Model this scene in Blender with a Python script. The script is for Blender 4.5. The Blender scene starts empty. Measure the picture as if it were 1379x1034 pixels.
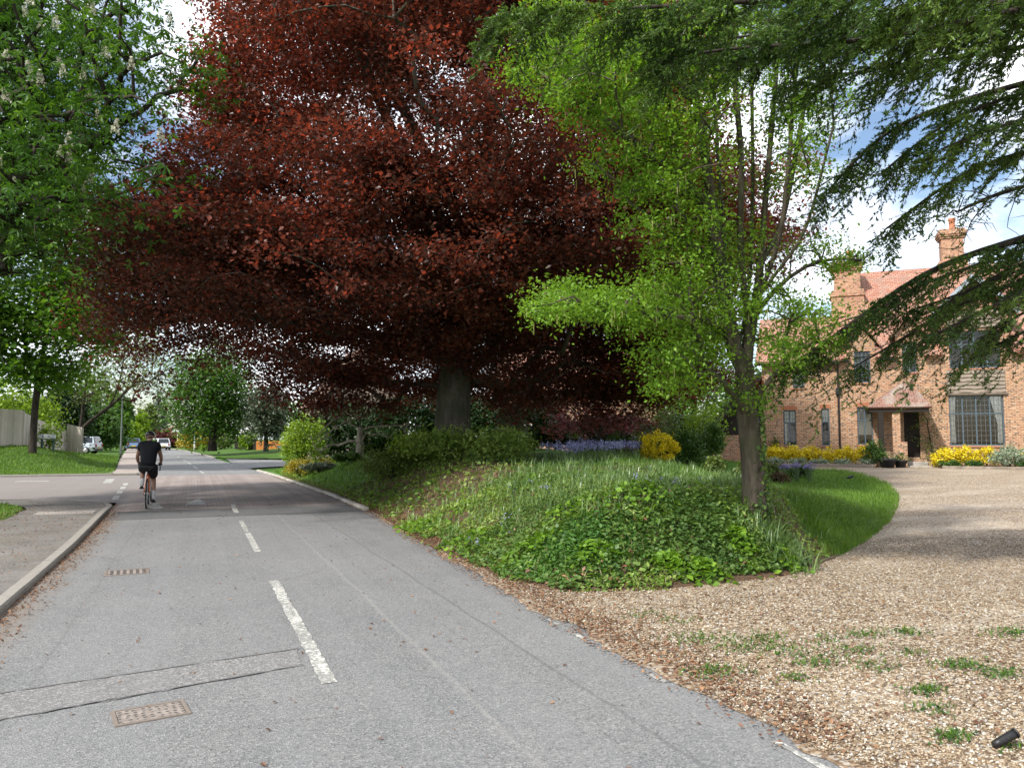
import bpy, math, random
import numpy as np
from mathutils import Vector, Matrix

# ------------------------------------------------------------------ camera, sky, sun
SC = bpy.context.scene
COL = SC.collection
F, YAW, PIT, HC = 1036.0, math.radians(22.3), math.radians(4.03), 1.6
cam = bpy.data.cameras.new('camera'); cam_o = bpy.data.objects.new('camera', cam); COL.objects.link(cam_o)
cam.sensor_width = 36.0; cam.lens = 36.0 * F / 1379.0; cam.clip_end = 3000; cam.clip_start = 0.05
cam_o.location = (0, 0, HC)
cam_o.rotation_euler = (math.radians(90) + PIT, 0, -YAW)
SC.camera = cam_o
SC.view_settings.view_transform = 'Standard'; SC.view_settings.look = 'None'
SC.view_settings.exposure = 0.93; SC.view_settings.gamma = 1.0
SC.cycles.use_denoising = True
SC.cycles.max_bounces = 7; SC.cycles.diffuse_bounces = 4; SC.cycles.glossy_bounces = 3
SC.cycles.transmission_bounces = 4; SC.cycles.transparent_max_bounces = 6
SC.cycles.sample_clamp_indirect = 6.0

SUN_EL, SUN_AZ = math.radians(43), (-0.91, -0.41)          # direction towards the sun (x, y)
wd = bpy.data.worlds.new('World'); SC.world = wd; wd.use_nodes = True
wn = wd.node_tree; wn.nodes.clear()
def WN(t, **k):
    n = wn.nodes.new(t)
    for a, b in k.items(): setattr(n, a, b)
    return n
wo = WN('ShaderNodeOutputWorld'); bg = WN('ShaderNodeBackground'); sk = WN('ShaderNodeTexSky')
sk.sky_type = 'NISHITA'; sk.sun_disc = False; sk.sun_elevation = SUN_EL
sk.sun_rotation = math.atan2(SUN_AZ[0], SUN_AZ[1])
bg.inputs['Strength'].default_value = 0.1
tc = WN('ShaderNodeTexCoord'); mp = WN('ShaderNodeMapping'); mp.inputs['Scale'].default_value = (1, 1, 2.2)
mp.inputs['Location'].default_value = (0.35, 0.1, 0.0)
nz = WN('ShaderNodeTexNoise'); nz.inputs['Scale'].default_value = 2.6; nz.inputs['Detail'].default_value = 7
nz.inputs['Roughness'].default_value = 0.55
cr = WN('ShaderNodeValToRGB'); cr.color_ramp.elements[0].position = 0.41; cr.color_ramp.elements[1].position = 0.57
nz2 = WN('ShaderNodeTexNoise'); nz2.inputs['Scale'].default_value = 6.0; nz2.inputs['Detail'].default_value = 5
cc = WN('ShaderNodeValToRGB')
cc.color_ramp.elements[0].position = 0.3; cc.color_ramp.elements[0].color = (7.6, 8.2, 9.2, 1)
cc.color_ramp.elements[1].position = 0.62; cc.color_ramp.elements[1].color = (12.5, 12.5, 12.6, 1)
mx = WN('ShaderNodeMix', data_type='RGBA')
L = wn.links.new
L(tc.outputs['Generated'], mp.inputs['Vector']); L(mp.outputs[0], nz.inputs['Vector']); L(mp.outputs[0], nz2.inputs['Vector'])
L(nz.outputs['Fac'], cr.inputs['Fac']); L(nz2.outputs['Fac'], cc.inputs['Fac'])
L(cr.outputs['Color'], mx.inputs[0]); L(sk.outputs['Color'], mx.inputs[6]); L(cc.outputs['Color'], mx.inputs[7])
L(mx.outputs[2], bg.inputs['Color']); L(bg.outputs[0], wo.inputs['Surface'])

sl = bpy.data.lights.new('sun', 'SUN'); sl.energy = 3.4; sl.angle = math.radians(3.0); sl.color = (1.0, 0.955, 0.88)
so = bpy.data.objects.new('sun', sl); COL.objects.link(so)
sd = Vector((SUN_AZ[0], SUN_AZ[1], math.tan(SUN_EL) * math.hypot(*SUN_AZ))).normalized()
so.rotation_euler = sd.to_track_quat('Z', 'Y').to_euler(); so.location = (-10, -20, 40)

# ------------------------------------------------------------------ places
cY, sY, cP, sP = math.cos(YAW), math.sin(YAW), math.cos(PIT), math.sin(PIT)
def at(u, v, d):                       # a point d metres in front of the lens that the photo shows at (u, v)
    x = (u - 689.5) / F; y = (517 - v) / F
    fy = cP - y * sP; fz = sP + y * cP; t = d / fy
    return np.array([(x * cY + fy * sY) * t, (-x * sY + fy * cY) * t, HC + fz * t])
def rf(r, f): return (r * cY + f * sY, -r * sY + f * cY)      # right / forward of the viewer -> x, y
def sstep(a, b, x):
    t = np.clip((x - a) / (b - a), 0, 1); return t * t * (3 - 2 * t)
def vnoise(x, y, s, seed=0):           # smooth value noise
    r = np.random.RandomState(seed).rand(64, 64); X = np.asarray(x) / s; Y = np.asarray(y) / s
    i = np.floor(X).astype(int); j = np.floor(Y).astype(int); a = X - i; b = Y - j
    a = a * a * (3 - 2 * a); b = b * b * (3 - 2 * b); g = lambda p, q: r[p % 64, q % 64]
    return (g(i, j) * (1 - a) + g(i + 1, j) * a) * (1 - b) + (g(i, j + 1) * (1 - a) + g(i + 1, j + 1) * a) * b
ROADY = [-12, 3, 6, 10, 16.7, 21.7, 35, 44, 56, 80, 107, 160, 260]
ROADC = [0.7, 0.68, 0.7, 0.78, 0.95, 0.92, 0.5, 0.1, -0.45, -1.8, -3.9, -10, -26]
ROADW = [2.3, 2.3, 2.33, 2.4, 2.6, 2.62, 2.62, 2.5, 2.4, 2.4, 2.4, 2.4, 2.4]
xc = lambda y: np.interp(y, ROADY, ROADC)
xr = lambda y: np.interp(y, ROADY, np.add(ROADC, ROADW))
xl = lambda y: np.where(np.asarray(y) < 21, -1.6 - 0.02 * np.maximum(0, np.asarray(y) - 13), np.interp(y, ROADY, np.subtract(ROADC, ROADW)))
GP = [rf(*p) for p in [(-0.08, 8.85), (0.55, 8.15), (1.68, 8.27), (3.17, 9.05), (4.25, 10.3), (5.6, 12.2), (6.7, 13.9), (8.0, 16.2), (9.1, 18.3), (10.2, 21), (10.95, 23.7), (11.4, 25.6), (11.3, 27.3), (10.7, 28.7), (9.2, 29.8), (7.0, 33.5), (9, 39)]]
GP += [(30, 43), (16, 43), (6, 42.5), (4.0, 41), (3.35, 38), (3.4, 33), (3.68, 22), (3.66, 17), (3.3, 11.8)]
GP = np.array(GP)
def sdist(x, y, P=GP):                 # signed distance, inside positive
    x = np.asarray(x, float); y = np.asarray(y, float); best = np.full(x.shape, 1e9); ins = np.zeros(x.shape, bool)
    for k in range(len(P)):
        a = P[k]; b = P[(k + 1) % len(P)]; e = b - a
        t = np.clip(((x - a[0]) * e[0] + (y - a[1]) * e[1]) / (e @ e), 0, 1)
        best = np.minimum(best, np.hypot(x - a[0] - t * e[0], y - a[1] - t * e[1]))
        c = ((a[1] > y) != (b[1] > y))
        xi = a[0] + (y - a[1]) / (b[1] - a[1] + 1e-12) * e[0]
        ins ^= c & (x < xi)
    return np.where(ins, best, -best)
def drivez(x, y):
    r = x * cY - y * sY; f = x * sY + y * cY
    return 0.012 + 0.40 * sstep(8, 28, f) * sstep(0, 7, r)
def hgt(x, y):                         # the garden bank and lawn
    x = np.asarray(x, float); y = np.asarray(y, float)
    r = x * cY - y * sY; f = x * sY + y * cY; s = sdist(x, y)
    T = (0.76 + .16 * sstep(13, 18, f)) * (1 - sstep(3.0, 8.0, r + 0.06 * (f - 10))) + .08; T = np.where(f > 26, np.maximum(T, 0.5 - 0.4 * sstep(6, 10, r)), T)
    T = T * (1 - 0.45 * sstep(24, 36, y) * (1 - sstep(5, 10, x)))
    w = 2.5 - 1.45 * sstep(.8, 3.0, r)
    z = drivez(x, y) + T * sstep(-0.1, 1, s / w) + (0.09 * (vnoise(x, y, 1.1, 3) - 0.5) + .09 * (vnoise(x, y, .42, 13) - .5)) * sstep(0.1, 0.9, s) * (1 - sstep(3.2, 4.2, r + .12 * (f - 10)))
    return np.where(s < 0, drivez(x, y) + np.maximum(s * 0.4, -0.25), z)
def vergez(x, y):                      # the grass verge on the left beyond the side road
    x = np.asarray(x, float); y = np.asarray(y, float)
    k = np.interp(y, [38, 46, 64, 75, 200], [1.15, 1.15, 0.48, 0.16, 0.1])
    return 0.07 + k * sstep(37.6, 46, y) * sstep(3.0, 8.5, -x - 0.03 * (y - 38)) + 0.05 * (vnoise(x, y, 1.3, 9) - .5)

# ------------------------------------------------------------------ objects
def tag(o, label=None, cat=None, group=None, kind=None):
    if label: o['label'] = label
    if cat: o['category'] = cat
    if group: o['group'] = group
    if kind: o['kind'] = kind
    return o
def thing(name, label, cat, loc=(0, 0, 0), rz=0.0, group=None):
    o = bpy.data.objects.new(name, None); COL.objects.link(o); o.empty_display_size = 0.2
    o.location = tuple(float(c) for c in loc); o.rotation_euler = (0, 0, rz)
    return tag(o, label, cat, group)
def npmesh(name, V, Fc, mat, parent=None, var=None, smooth=False, off=None, kind=None):
    V = np.asarray(V, np.float32).reshape(-1, 3)
    if off is not None: V = V - np.asarray(off, np.float32)
    me = bpy.data.meshes.new(name); me.vertices.add(len(V)); me.vertices.foreach_set('co', V.ravel())
    if isinstance(Fc, np.ndarray):
        n, k = Fc.shape; idx = Fc.ravel().astype(np.int32); st = np.arange(n, dtype=np.int32) * k
    else:
        ln = np.array([len(f) for f in Fc], np.int32); idx = np.array([i for f in Fc for i in f], np.int32)
        st = np.concatenate([[0], np.cumsum(ln)[:-1]]).astype(np.int32); n = len(ln)
    me.loops.add(len(idx)); me.loops.foreach_set('vertex_index', idx)
    me.polygons.add(n); me.polygons.foreach_set('loop_start', st)
    me.polygons.foreach_set('use_smooth', np.full(n, bool(smooth)))
    if var is not None:
        a = me.attributes.new('var', 'FLOAT', 'FACE'); a.data.foreach_set('value', np.asarray(var, np.float32))
    me.update(calc_edges=True)
    if mat: me.materials.append(mat)
    o = bpy.data.objects.new(name, me); COL.objects.link(o)
    if parent: o.parent = parent
    if kind: o['kind'] = kind
    return o
def dup(root, label=None, loc=None, rz=None):
    r = root.copy(); COL.objects.link(r)
    if label: r['label'] = label
    if loc is not None: r.location = loc
    if rz is not None: r.rotation_euler = (0, 0, rz)
    for c in root.children:
        a = c.copy(); COL.objects.link(a); a.parent = r
        for g in c.children:
            b = g.copy(); COL.objects.link(b); b.parent = a
    return r
def frames(P):
    T = np.gradient(P, axis=0) if len(P) > 2 else np.repeat([P[-1] - P[0]], len(P), 0)
    T = T / (np.linalg.norm(T, axis=1)[:, None] + 1e-9)
    up = np.array([0.0, 0, 1.0]); m = T.mean(0)
    if abs(m[2]) > 0.8 * np.linalg.norm(m): up = np.array([0.0, 1.0, 0])
    A = np.cross(T, up); A /= np.linalg.norm(A, axis=1)[:, None] + 1e-9
    return T, A, np.cross(A, T)
class MB:
    def __init__(s): s.v = []; s.f = []
    def add(s, V, Fs):
        b = len(s.v); s.v += [tuple(p) for p in V]; s.f += [tuple(i + b for i in q) for q in Fs]; return s
    def box(s, x0, x1, y0, y1, z0, z1):
        return s.add([(x, y, z) for z in (z0, z1) for y in (y0, y1) for x in (x0, x1)],
                     [(0, 2, 3, 1), (4, 5, 7, 6), (0, 1, 5, 4), (2, 6, 7, 3), (0, 4, 6, 2), (1, 3, 7, 5)])
    def bar(s, a, b, w, h):            # a rectangular bar from a to b
        P = np.array([a, b], float); T, A, B = frames(P)
        V = [P[k] + A[0] * sx * w / 2 + B[0] * sz * h / 2 for k in (0, 1) for sx, sz in ((-1, -1), (1, -1), (1, 1), (-1, 1))]
        return s.add(V, [(3, 2, 1, 0), (4, 5, 6, 7), (0, 1, 5, 4), (1, 2, 6, 5), (2, 3, 7, 6), (3, 0, 4, 7)])
    def tube(s, P, R, k=8, cap=True):
        P = np.asarray(P, float); R = np.broadcast_to(np.asarray(R, float), (len(P),)); T, A, B = frames(P)
        an = np.arange(k) * 2 * math.pi / k
        V = (P[:, None] + R[:, None, None] * (np.cos(an)[None, :, None] * A[:, None] + np.sin(an)[None, :, None] * B[:, None])).reshape(-1, 3)
        Fs = [(i * k + j, i * k + (j + 1) % k, (i + 1) * k + (j + 1) % k, (i + 1) * k + j) for i in range(len(P) - 1) for j in range(k)]
        if cap: Fs += [tuple(range(k))[::-1], tuple(range((len(P) - 1) * k, len(P) * k))]
        return s.add(V, Fs)
    def lathe(s, prof, c=(0, 0, 0), k=16, axis='z'):
        V = []
        for r, h in prof:
            for j in range(k):
                a = 2 * math.pi * j / k; p = (r * math.cos(a), r * math.sin(a), h)
                if axis == 'x': p = (h, p[0], p[1])
                if axis == 'y': p = (p[0], h, p[1])
                V.append((p[0] + c[0], p[1] + c[1], p[2] + c[2]))
        n = len(prof)
        Fs = [(i * k + j, i * k + (j + 1) % k, (i + 1) * k + (j + 1) % k, (i + 1) * k + j) for i in range(n - 1) for j in range(k)]
        Fs += [tuple(range(k))[::-1], tuple(range((n - 1) * k, n * k))]
        return s.add(V, Fs)
    def prism(s, poly, a, b, ax='y'):  # polygon in the plane normal to ax, from a to b
        def p(q, h): return {'y': (q[0], h, q[1]), 'x': (h, q[0], q[1]), 'z': (q[0], q[1], h)}[ax]
        n = len(poly); V = [p(q, a) for q in poly] + [p(q, b) for q in poly]
        return s.add(V, [tuple(range(n)), tuple(range(n, 2 * n))[::-1]] + [(i, i + n, (i + 1) % n + n, (i + 1) % n) for i in range(n)])
    def build(s, name, mat, parent=None, smooth=False, bevel=0, kind=None, off=None):
        o = npmesh(name, s.v, s.f, mat, parent, None, smooth, off, kind)
        if bevel:
            m = o.modifiers.new('bevel', 'BEVEL'); m.width = bevel; m.segments = 2; m.limit_method = 'ANGLE'
        return o
def grid(name, xs, ys, zf, mat, kind='structure', keep=None):
    X, Y = np.meshgrid(xs, ys); Z = zf(X, Y); n = len(xs); m = len(ys)
    V = np.stack([X, Y, Z], -1).reshape(-1, 3)
    i = (np.arange(m - 1)[:, None] * n + np.arange(n - 1)[None]).ravel()
    Q = np.stack([i, i + 1, i + n + 1, i + n], 1)
    if keep is not None:
        c = V[Q].mean(1); Q = Q[keep(c[:, 0], c[:, 1])]
    return npmesh(name, V, Q, mat, None, None, True, None, kind)
def strip(name, ys, xa, xb, za, mat, cols=2, kind='structure'):  # a ribbon along y between xa(y) and xb(y)
    V = []; 
    for y in ys:
        for k in range(cols):
            t = k / (cols - 1); x = float(xa(y)) * (1 - t) + float(xb(y)) * t
            V.append((x, y, za(x, y, t) if callable(za) else za))
    Q = np.array([(i * cols + k, i * cols + k + 1, (i + 1) * cols + k + 1, (i + 1) * cols + k) for i in range(len(ys) - 1) for k in range(cols - 1)])
    return npmesh(name, V, Q, mat, None, None, True, None, kind)

# ------------------------------------------------------------------ materials
class NT:
    def __init__(s, name):
        s.m = bpy.data.materials.new(name); s.m.use_nodes = True; s.t = s.m.node_tree; s.t.nodes.clear()
        s.out = s.t.nodes.new('ShaderNodeOutputMaterial')
    def n(s, ty, ins=None, **k):
        x = s.t.nodes.new(ty)
        for a, b in k.items(): setattr(x, a, b)
        for a, b in (ins or {}).items(): s.set(x.inputs[a], b)
        return x
    def set(s, sock, b):
        if isinstance(b, bpy.types.NodeSocket): s.t.links.new(b, sock)
        elif isinstance(b, tuple) and len(b) == 3 and sock.type == 'RGBA': sock.default_value = (*b, 1)
        else: sock.default_value = b
    def noise(s, vec, scale, detail=4, rough=.55, out='Fac'): return s.n('ShaderNodeTexNoise', {'Vector': vec, 'Scale': scale, 'Detail': detail, 'Roughness': rough}).outputs[out]
    def ramp(s, fac, stops):
        r = s.n('ShaderNodeValToRGB', {'Fac': fac}); e = r.color_ramp.elements
        while len(e) < len(stops): e.new(0.5)
        for x, (p, c) in zip(e, stops): x.position = p; x.color = (*c, 1) if isinstance(c, tuple) else (c, c, c, 1)
        return r.outputs['Color']
    def mix(s, fac, a, b, mode='MIX'):
        x = s.n('ShaderNodeMix', data_type='RGBA', blend_type=mode); s.set(x.inputs[0], fac); s.set(x.inputs[6], a); s.set(x.inputs[7], b); return x.outputs[2]
    def math(s, op, a, b=0.0):
        x = s.n('ShaderNodeMath', operation=op); s.set(x.inputs[0], a); s.set(x.inputs[1], b); return x.outputs[0]
    def obj(s): return s.n('ShaderNodeTexCoord').outputs['Object']
    def xyz(s, v):
        x = s.n('ShaderNodeSeparateXYZ', {'Vector': v}); return x.outputs
    def vec(s, x, y, z=0.0): return s.n('ShaderNodeCombineXYZ', {'X': x, 'Y': y, 'Z': z}).outputs[0]
    def bump(s, h, strength=.3, dist=.02, normal=None):
        i = {'Height': h, 'Strength': strength, 'Distance': dist}
        if normal: i['Normal'] = normal
        return s.n('ShaderNodeBump', i).outputs[0]
    def bsdf(s, col, rough=.6, spec=.4, metal=0.0, normal=None, **k):
        i = {'Base Color': col, 'Roughness': rough, 'Specular IOR Level': spec, 'Metallic': metal}
        if normal: i['Normal'] = normal
        for a, b in k.items(): i[a] = b
        p = s.n('ShaderNodeBsdfPrincipled', i); return p.outputs[0]
    def done(s, sh): s.t.links.new(sh, s.out.inputs['Surface']); return s.m
def m_leaf(name, c0, c1, c2, trans=.35, tint=(1.25, 1.2, .6), spec=.35, rough=.5):
    t = NT(name); a = t.n('ShaderNodeAttribute', attribute_name='var').outputs['Fac']
    c = t.ramp(a, [(0.0, c0), (0.5, c1), (1.0, c2)])
    p = t.bsdf(c, rough, spec); tr = t.n('ShaderNodeBsdfTranslucent', {'Color': t.mix(1.0, c, tint, 'MULTIPLY')}).outputs[0]
    x = t.n('ShaderNodeMixShader', {0: trans, 1: p, 2: tr}); return t.done(x.outputs[0])
def m_plain(name, c, rough=.6, spec=.4, metal=0.0, vary=.15, scale=6.0, bump=0.0, **k):
    t = NT(name); o = t.obj(); n = t.noise(o, scale, 5)
    col = t.mix(t.math('MULTIPLY', n, vary * 2), c, tuple(x * (1 - vary * 1.6) for x in c))
    nr = t.bump(t.noise(o, scale * 6, 4), bump, .01) if bump else None
    return t.done(t.bsdf(col, rough, spec, metal, nr, **k))
def m_bark(name, c0, c1, sc=14, moss=None):
    t = NT(name); o = t.obj(); mp = t.n('ShaderNodeMapping', {'Vector': o, 'Scale': (1, 1, .22)}).outputs[0]
    n = t.noise(mp, sc, 7, .65); c = t.ramp(n, [(.32, c0), (.66, c1)])
    if moss: c = t.mix(t.ramp(t.noise(o, 2.3, 4), [(.45, 0.0), (.62, .75)]), c, moss)
    return t.done(t.bsdf(c, .9, .15, 0.0, t.bump(n, .8, .03)))
BARK_D = m_bark('bark_dark', (.016, .013, .011), (.06, .05, .04))  # darkened so the colour takes in the shade on the maple trunk
BARK_BEECH = m_bark('bark_beech', (.045, .04, .034), (.12, .11, .095), 8, (.05, .06, .035))
BARK_Y = m_bark('bark_young', (.04, .034, .026), (.125, .102, .078), 16, (.06, .066, .034))
BARK_P = m_bark('bark_pale', (.16, .14, .11), (.4, .37, .3), 12)
# ------------------------------------------------------------------ ground materials
def m_asphalt(name, base=.155, pink=0.0, joint=True, chip=.5):
    t = NT(name); o = t.obj(); x, y, z = t.xyz(o)
    fine = t.n('ShaderNodeTexVoronoi', {'Vector': o, 'Scale': 95.0}); fc = t.xyz(fine.outputs['Color'])[0]
    big = t.noise(o, .55, 5, .6); mid = t.noise(o, 3.5, 6, .65)
    b = base
    c = t.ramp(big, [(.3, (b * .86, b * .88, b * .9)), (.7, (b * 1.16, b * 1.16, b * 1.15))])
    c = t.mix(t.ramp(mid, [(.35, .0), (.75, .35)]), c, (b * 1.35, b * 1.33, b * 1.28))
    c = t.mix(t.math('MULTIPLY', t.ramp(fc, [(.72, 0.0), (.9, 1.0)]), chip), c, (b * 2.1, b * 2.08, b * 2.0))
    c = t.mix(t.math('MULTIPLY', t.ramp(fc, [(.05, 1.0), (.26, 0.0)]), .65), c, (b * .4, b * .4, b * .42))
    st = t.noise(t.vec(t.math('MULTIPLY', x, 3.0), t.math('MULTIPLY', y, .06)), 1.0, 5, .6)   # tyre polished streaks run along the road
    c = t.mix(t.ramp(st, [(.42, 0.0), (.7, .38)]), c, (b * 1.35, b * 1.36, b * 1.38))
    h = t.math('ADD', fine.outputs['Distance'], t.math('MULTIPLY', mid, .3))
    if joint:
        wob = t.math('MULTIPLY', t.math('SUBTRACT', t.noise(o, .8, 6), .5), .14)
        for jx, wd_, amt, tone in ((1.62, .012, .26, .3), (2.35, .010, .4, .28), (-.95, .008, .2, .28)):
            d = t.math('ABSOLUTE', t.math('SUBTRACT', t.math('ADD', x, wob), jx))
            c = t.mix(t.math('MULTIPLY', t.ramp(d, [(0.0, 1.0), (wd_, .8), (wd_ * 2.2, 0.0)]), amt), c, (b * 1.9, b * 1.85, b * 1.7) if tone > .29 else (b * .45, b * .45, b * .45))
        v = t.n('ShaderNodeTexVoronoi', {'Vector': t.mix(.12, o, t.noise(o, 2.0, 4, out='Color')), 'Scale': .42}, feature='DISTANCE_TO_EDGE').outputs['Distance']
        c = t.mix(t.math('MULTIPLY', t.ramp(v, [(0.0, .8), (.002, .6), (.006, 0.0)]), t.ramp(t.noise(o, .3, 2), [(.5, 0.0), (.66, .5)])), c, (b * .5, b * .35, b * .35))
        ed = t.ramp(t.math('ADD', x, t.math('MULTIPLY', t.noise(o, 2.2, 5), .5)), [(0.0, 0.0), (1.0, 1.0)])
        el = t.math('SUBTRACT', t.math('ADD', x, t.math('MULTIPLY', t.noise(o, 1.7, 6), .6)), -1.35)   # dust and leaf mould along the left kerb
        c = t.mix(t.math('MULTIPLY', t.ramp(el, [(.0, .75), (.45, 0.0)]), t.ramp(t.math('MULTIPLY', y, .01), [(.20, 1.0), (.22, 0.0)])), c, (.19, .145, .105))
    if pink: c = t.mix(pink, c, (.27, .215, .19))
    return t.done(t.bsdf(c, .85, .25, 0.0, t.bump(h, .55, .008)))
ASPH = m_asphalt('asphalt')
ASPH_P = m_asphalt('asphalt_pinkish', .15, .42, False, .3)
ASPH_OLD = m_asphalt('asphalt_patch', .148, .08, False, 1.0)
def m_setts():
    t = NT('setts'); o = t.obj(); x, y, z = t.xyz(o)
    br = t.n('ShaderNodeTexBrick', {'Vector': o, 'Color1': (.30, .235, .21), 'Color2': (.21, .175, .165), 'Mortar': (.13, .11, .1), 'Scale': 1.0, 'Mortar Size': .008, 'Brick Width': .2, 'Row Height': .1})
    st = t.noise(t.vec(t.math('MULTIPLY', x, 4.5), t.math('MULTIPLY', y, .05)), 1.0, 6, .7)
    c = t.mix(t.ramp(st, [(.4, 0.0), (.66, .6)]), br.outputs['Color'], (.33, .295, .27))
    c = t.mix(t.ramp(t.noise(o, 1.2, 5), [(.3, .5), (.6, 0.0)]), c, (.125, .105, .095))
    return t.done(t.bsdf(c, .85, .25, 0.0, t.bump(br.outputs['Fac'], -.4, .006)))
SETTS = m_setts()
def m_paint():
    t = NT('road_paint'); o = t.obj()
    w = t.math('ADD', t.noise(o, 26, 6, .7), t.math('MULTIPLY', t.noise(o, 3, 3), .35))
    v = t.n('ShaderNodeTexVoronoi', {'Vector': o, 'Scale': 120.0}).outputs['Distance']
    c = t.mix(t.ramp(w, [(.56, .0), (.70, .9)]), t.mix(t.ramp(v, [(.1, .35), (.5, 0.0)]), (.60, .59, .54), (.25, .245, .23)), (.19, .19, .18))
    return t.done(t.bsdf(c, .7, .3, 0.0, t.bump(v, .4, .006)))
PAINT = m_paint()
def m_conc(name, c0, c1, sc=3.0, moss=True):
    t = NT(name); o = t.obj(); n = t.noise(o, sc, 7, .65)
    c = t.ramp(n, [(.3, c0), (.7, c1)])
    if moss: c = t.mix(t.ramp(t.noise(o, 1.4, 5), [(.5, 0.0), (.68, .55)]), c, (.12, .105, .075))
    f = t.n('ShaderNodeTexVoronoi', {'Vector': o, 'Scale': 110.0})
    c = t.mix(t.math('MULTIPLY', t.ramp(t.xyz(f.outputs['Color'])[0], [(.7, 0.0), (.95, 1.0)]), .3), c, (.5, .46, .4))
    return t.done(t.bsdf(c, .9, .2, 0.0, t.bump(n, .4, .01)))
KERB = m_conc('kerb_concrete', (.21, .195, .17), (.27, .25, .225), 15.0, False)
PAVE = m_conc('pavement_tarmac', (.10, .092, .085), (.18, .168, .155), 1.6)
PAVE_P = m_conc('pavement_pinkish', (.24, .2, .18), (.34, .29, .26), 1.6, False)
SLAB = m_conc('slab_stone', (.24, .22, .2), (.4, .37, .33), 5.0)
def m_gravel():
    t = NT('gravel'); o = t.obj()
    w = t.mix(.02, o, t.noise(o, 30, 2, out='Color'))
    v = t.n('ShaderNodeTexVoronoi', {'Vector': w, 'Scale': 42.0, 'Randomness': 1.0}); k = t.xyz(v.outputs['Color'])
    c = t.ramp(k[0], [(.0, (.09, .06, .038)), (.25, (.19, .13, .078)), (.5, (.285, .21, .132)), (.72, (.42, .34, .235)), (.88, (.32, .305, .275)), (1.0, (.62, .56, .46))])
    c = t.mix(t.ramp(v.outputs['Distance'], [(.55, 0.0), (.95, .85)]), c, (.06, .042, .028))
    big = t.noise(o, .5, 5, .6)
    c = t.mix(t.ramp(big, [(.36, .5), (.55, 0.0)]), c, t.mix(.35, c, (.15, .10, .06)))
    c = t.mix(t.ramp(t.noise(t.n('ShaderNodeMapping', {'Vector': o, 'Rotation': (0, 0, -.75), 'Scale': (.28, 1.1, 1)}).outputs[0], 1.0, 3), [(.5, 0.0), (.66, .35)]), c, (.46, .41, .34))
    r, g, b = t.xyz(o); e = t.math('ADD', r, t.math('MULTIPLY', t.noise(o, 1.3, 5), .9))    # brown mould next to the road
    c = t.mix(t.ramp(t.math('MULTIPLY', t.math('SUBTRACT', e, 3.2), .8), [(.0, .75), (.55, .0)]), c, t.mix(.5, c, (.12, .062, .036)))
    return t.done(t.bsdf(c, .8, .3, 0.0, t.bump(v.outputs['Distance'], -.9, .018)))
GRAVEL = m_gravel()
def m_soil(name, green, g0=(.035, .075, .012), g1=(.075, .14, .025)):
    t = NT(name); o = t.obj(); n = t.noise(o, 5, 7, .65)
    soil = t.ramp(n, [(.3, (.05, .034, .022)), (.7, (.115, .075, .05))])
    gr = t.ramp(t.noise(o, 18, 6, .7), [(.3, g0), (.7, g1)])
    c = t.mix(t.ramp(t.noise(o, .9, 5), [(.5 - green * .5, 0.0), (.62 - green * .5, 1.0)]), soil, gr)
    return t.done(t.bsdf(c, .95, .1, 0.0, t.bump(n, .6, .03)))
SOIL = m_soil('bank_soil', -.35)
LAWN = m_soil('lawn_base', .95, (.045, .105, .015), (.085, .17, .028))
VERGE = m_soil('verge_base', .8)

# ------------------------------------------------------------------ the setting
base = lambda X, Y: X * 0 - .07
grid('ground', np.linspace(-600, 700, 14), np.linspace(-200, 1200, 15), base, LAWN)
ys = np.concatenate([np.arange(-12, 45, .5), np.arange(45, 262, 4)])
strip('road', ys, lambda y: xl(y) - (0.0 if y < 21 else .05), lambda y: xr(y) + (.9 if y < 16.5 else .03), 0.0, ASPH, 6)
# raised table of small pavers in front of the side road, its ramp with two white triangles
def tz(x, y, t): return .004 + .05 * float(sstep(18.9, 20.2, y) * (1 - sstep(35, 36.3, y))) * min(1, 7 * t, 7 * (1 - t))
strip('road_table', np.arange(18.9, 36.4, .2), lambda y: xl(min(y, 20.9)) - .15 * 0, lambda y: xr(y) - .12, tz, SETTS, 16)
strip('ramp_tarmac', np.arange(17.0, 18.9, .3), lambda y: -1.6, lambda y: xr(y) - .1, lambda x, y, t: .004, m_asphalt('asphalt_new', .105, 0, False, .3), 4)
# side road on the left
SY0 = lambda x: 23.2 - 1.2 * max(0, min(1, (x + 4.2) / 2.4)) ** 2 * 1.5
V = []; xs = np.linspace(-70, -1.62, 60)
for x in xs: V += [(x, 21.4 + 2.4 * float(sstep(-1.8, -4.5, x)) , .008), (x, 37.0 - 0.02 * (x + 2), .008)]
npmesh('side_road', V, np.array([(2 * i, 2 * i + 2, 2 * i + 3, 2 * i + 1) for i in range(59)]), ASPH_P, kind='structure')
V = []; xs = np.linspace(2.2, 70, 40)
for x in xs:
    fl = 6 * max(0, 1 - (x - 2.2) / 5) ** 2
    V += [(x, 46.5 - fl * .6 + .09 * (x - 2), .006), (x, 58 + fl + .2 * (x - 2), .006)]
npmesh('side_road', V, np.array([(2 * i, 2 * i + 2, 2 * i + 3, 2 * i + 1) for i in range(39)]), ASPH, kind='structure')
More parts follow.
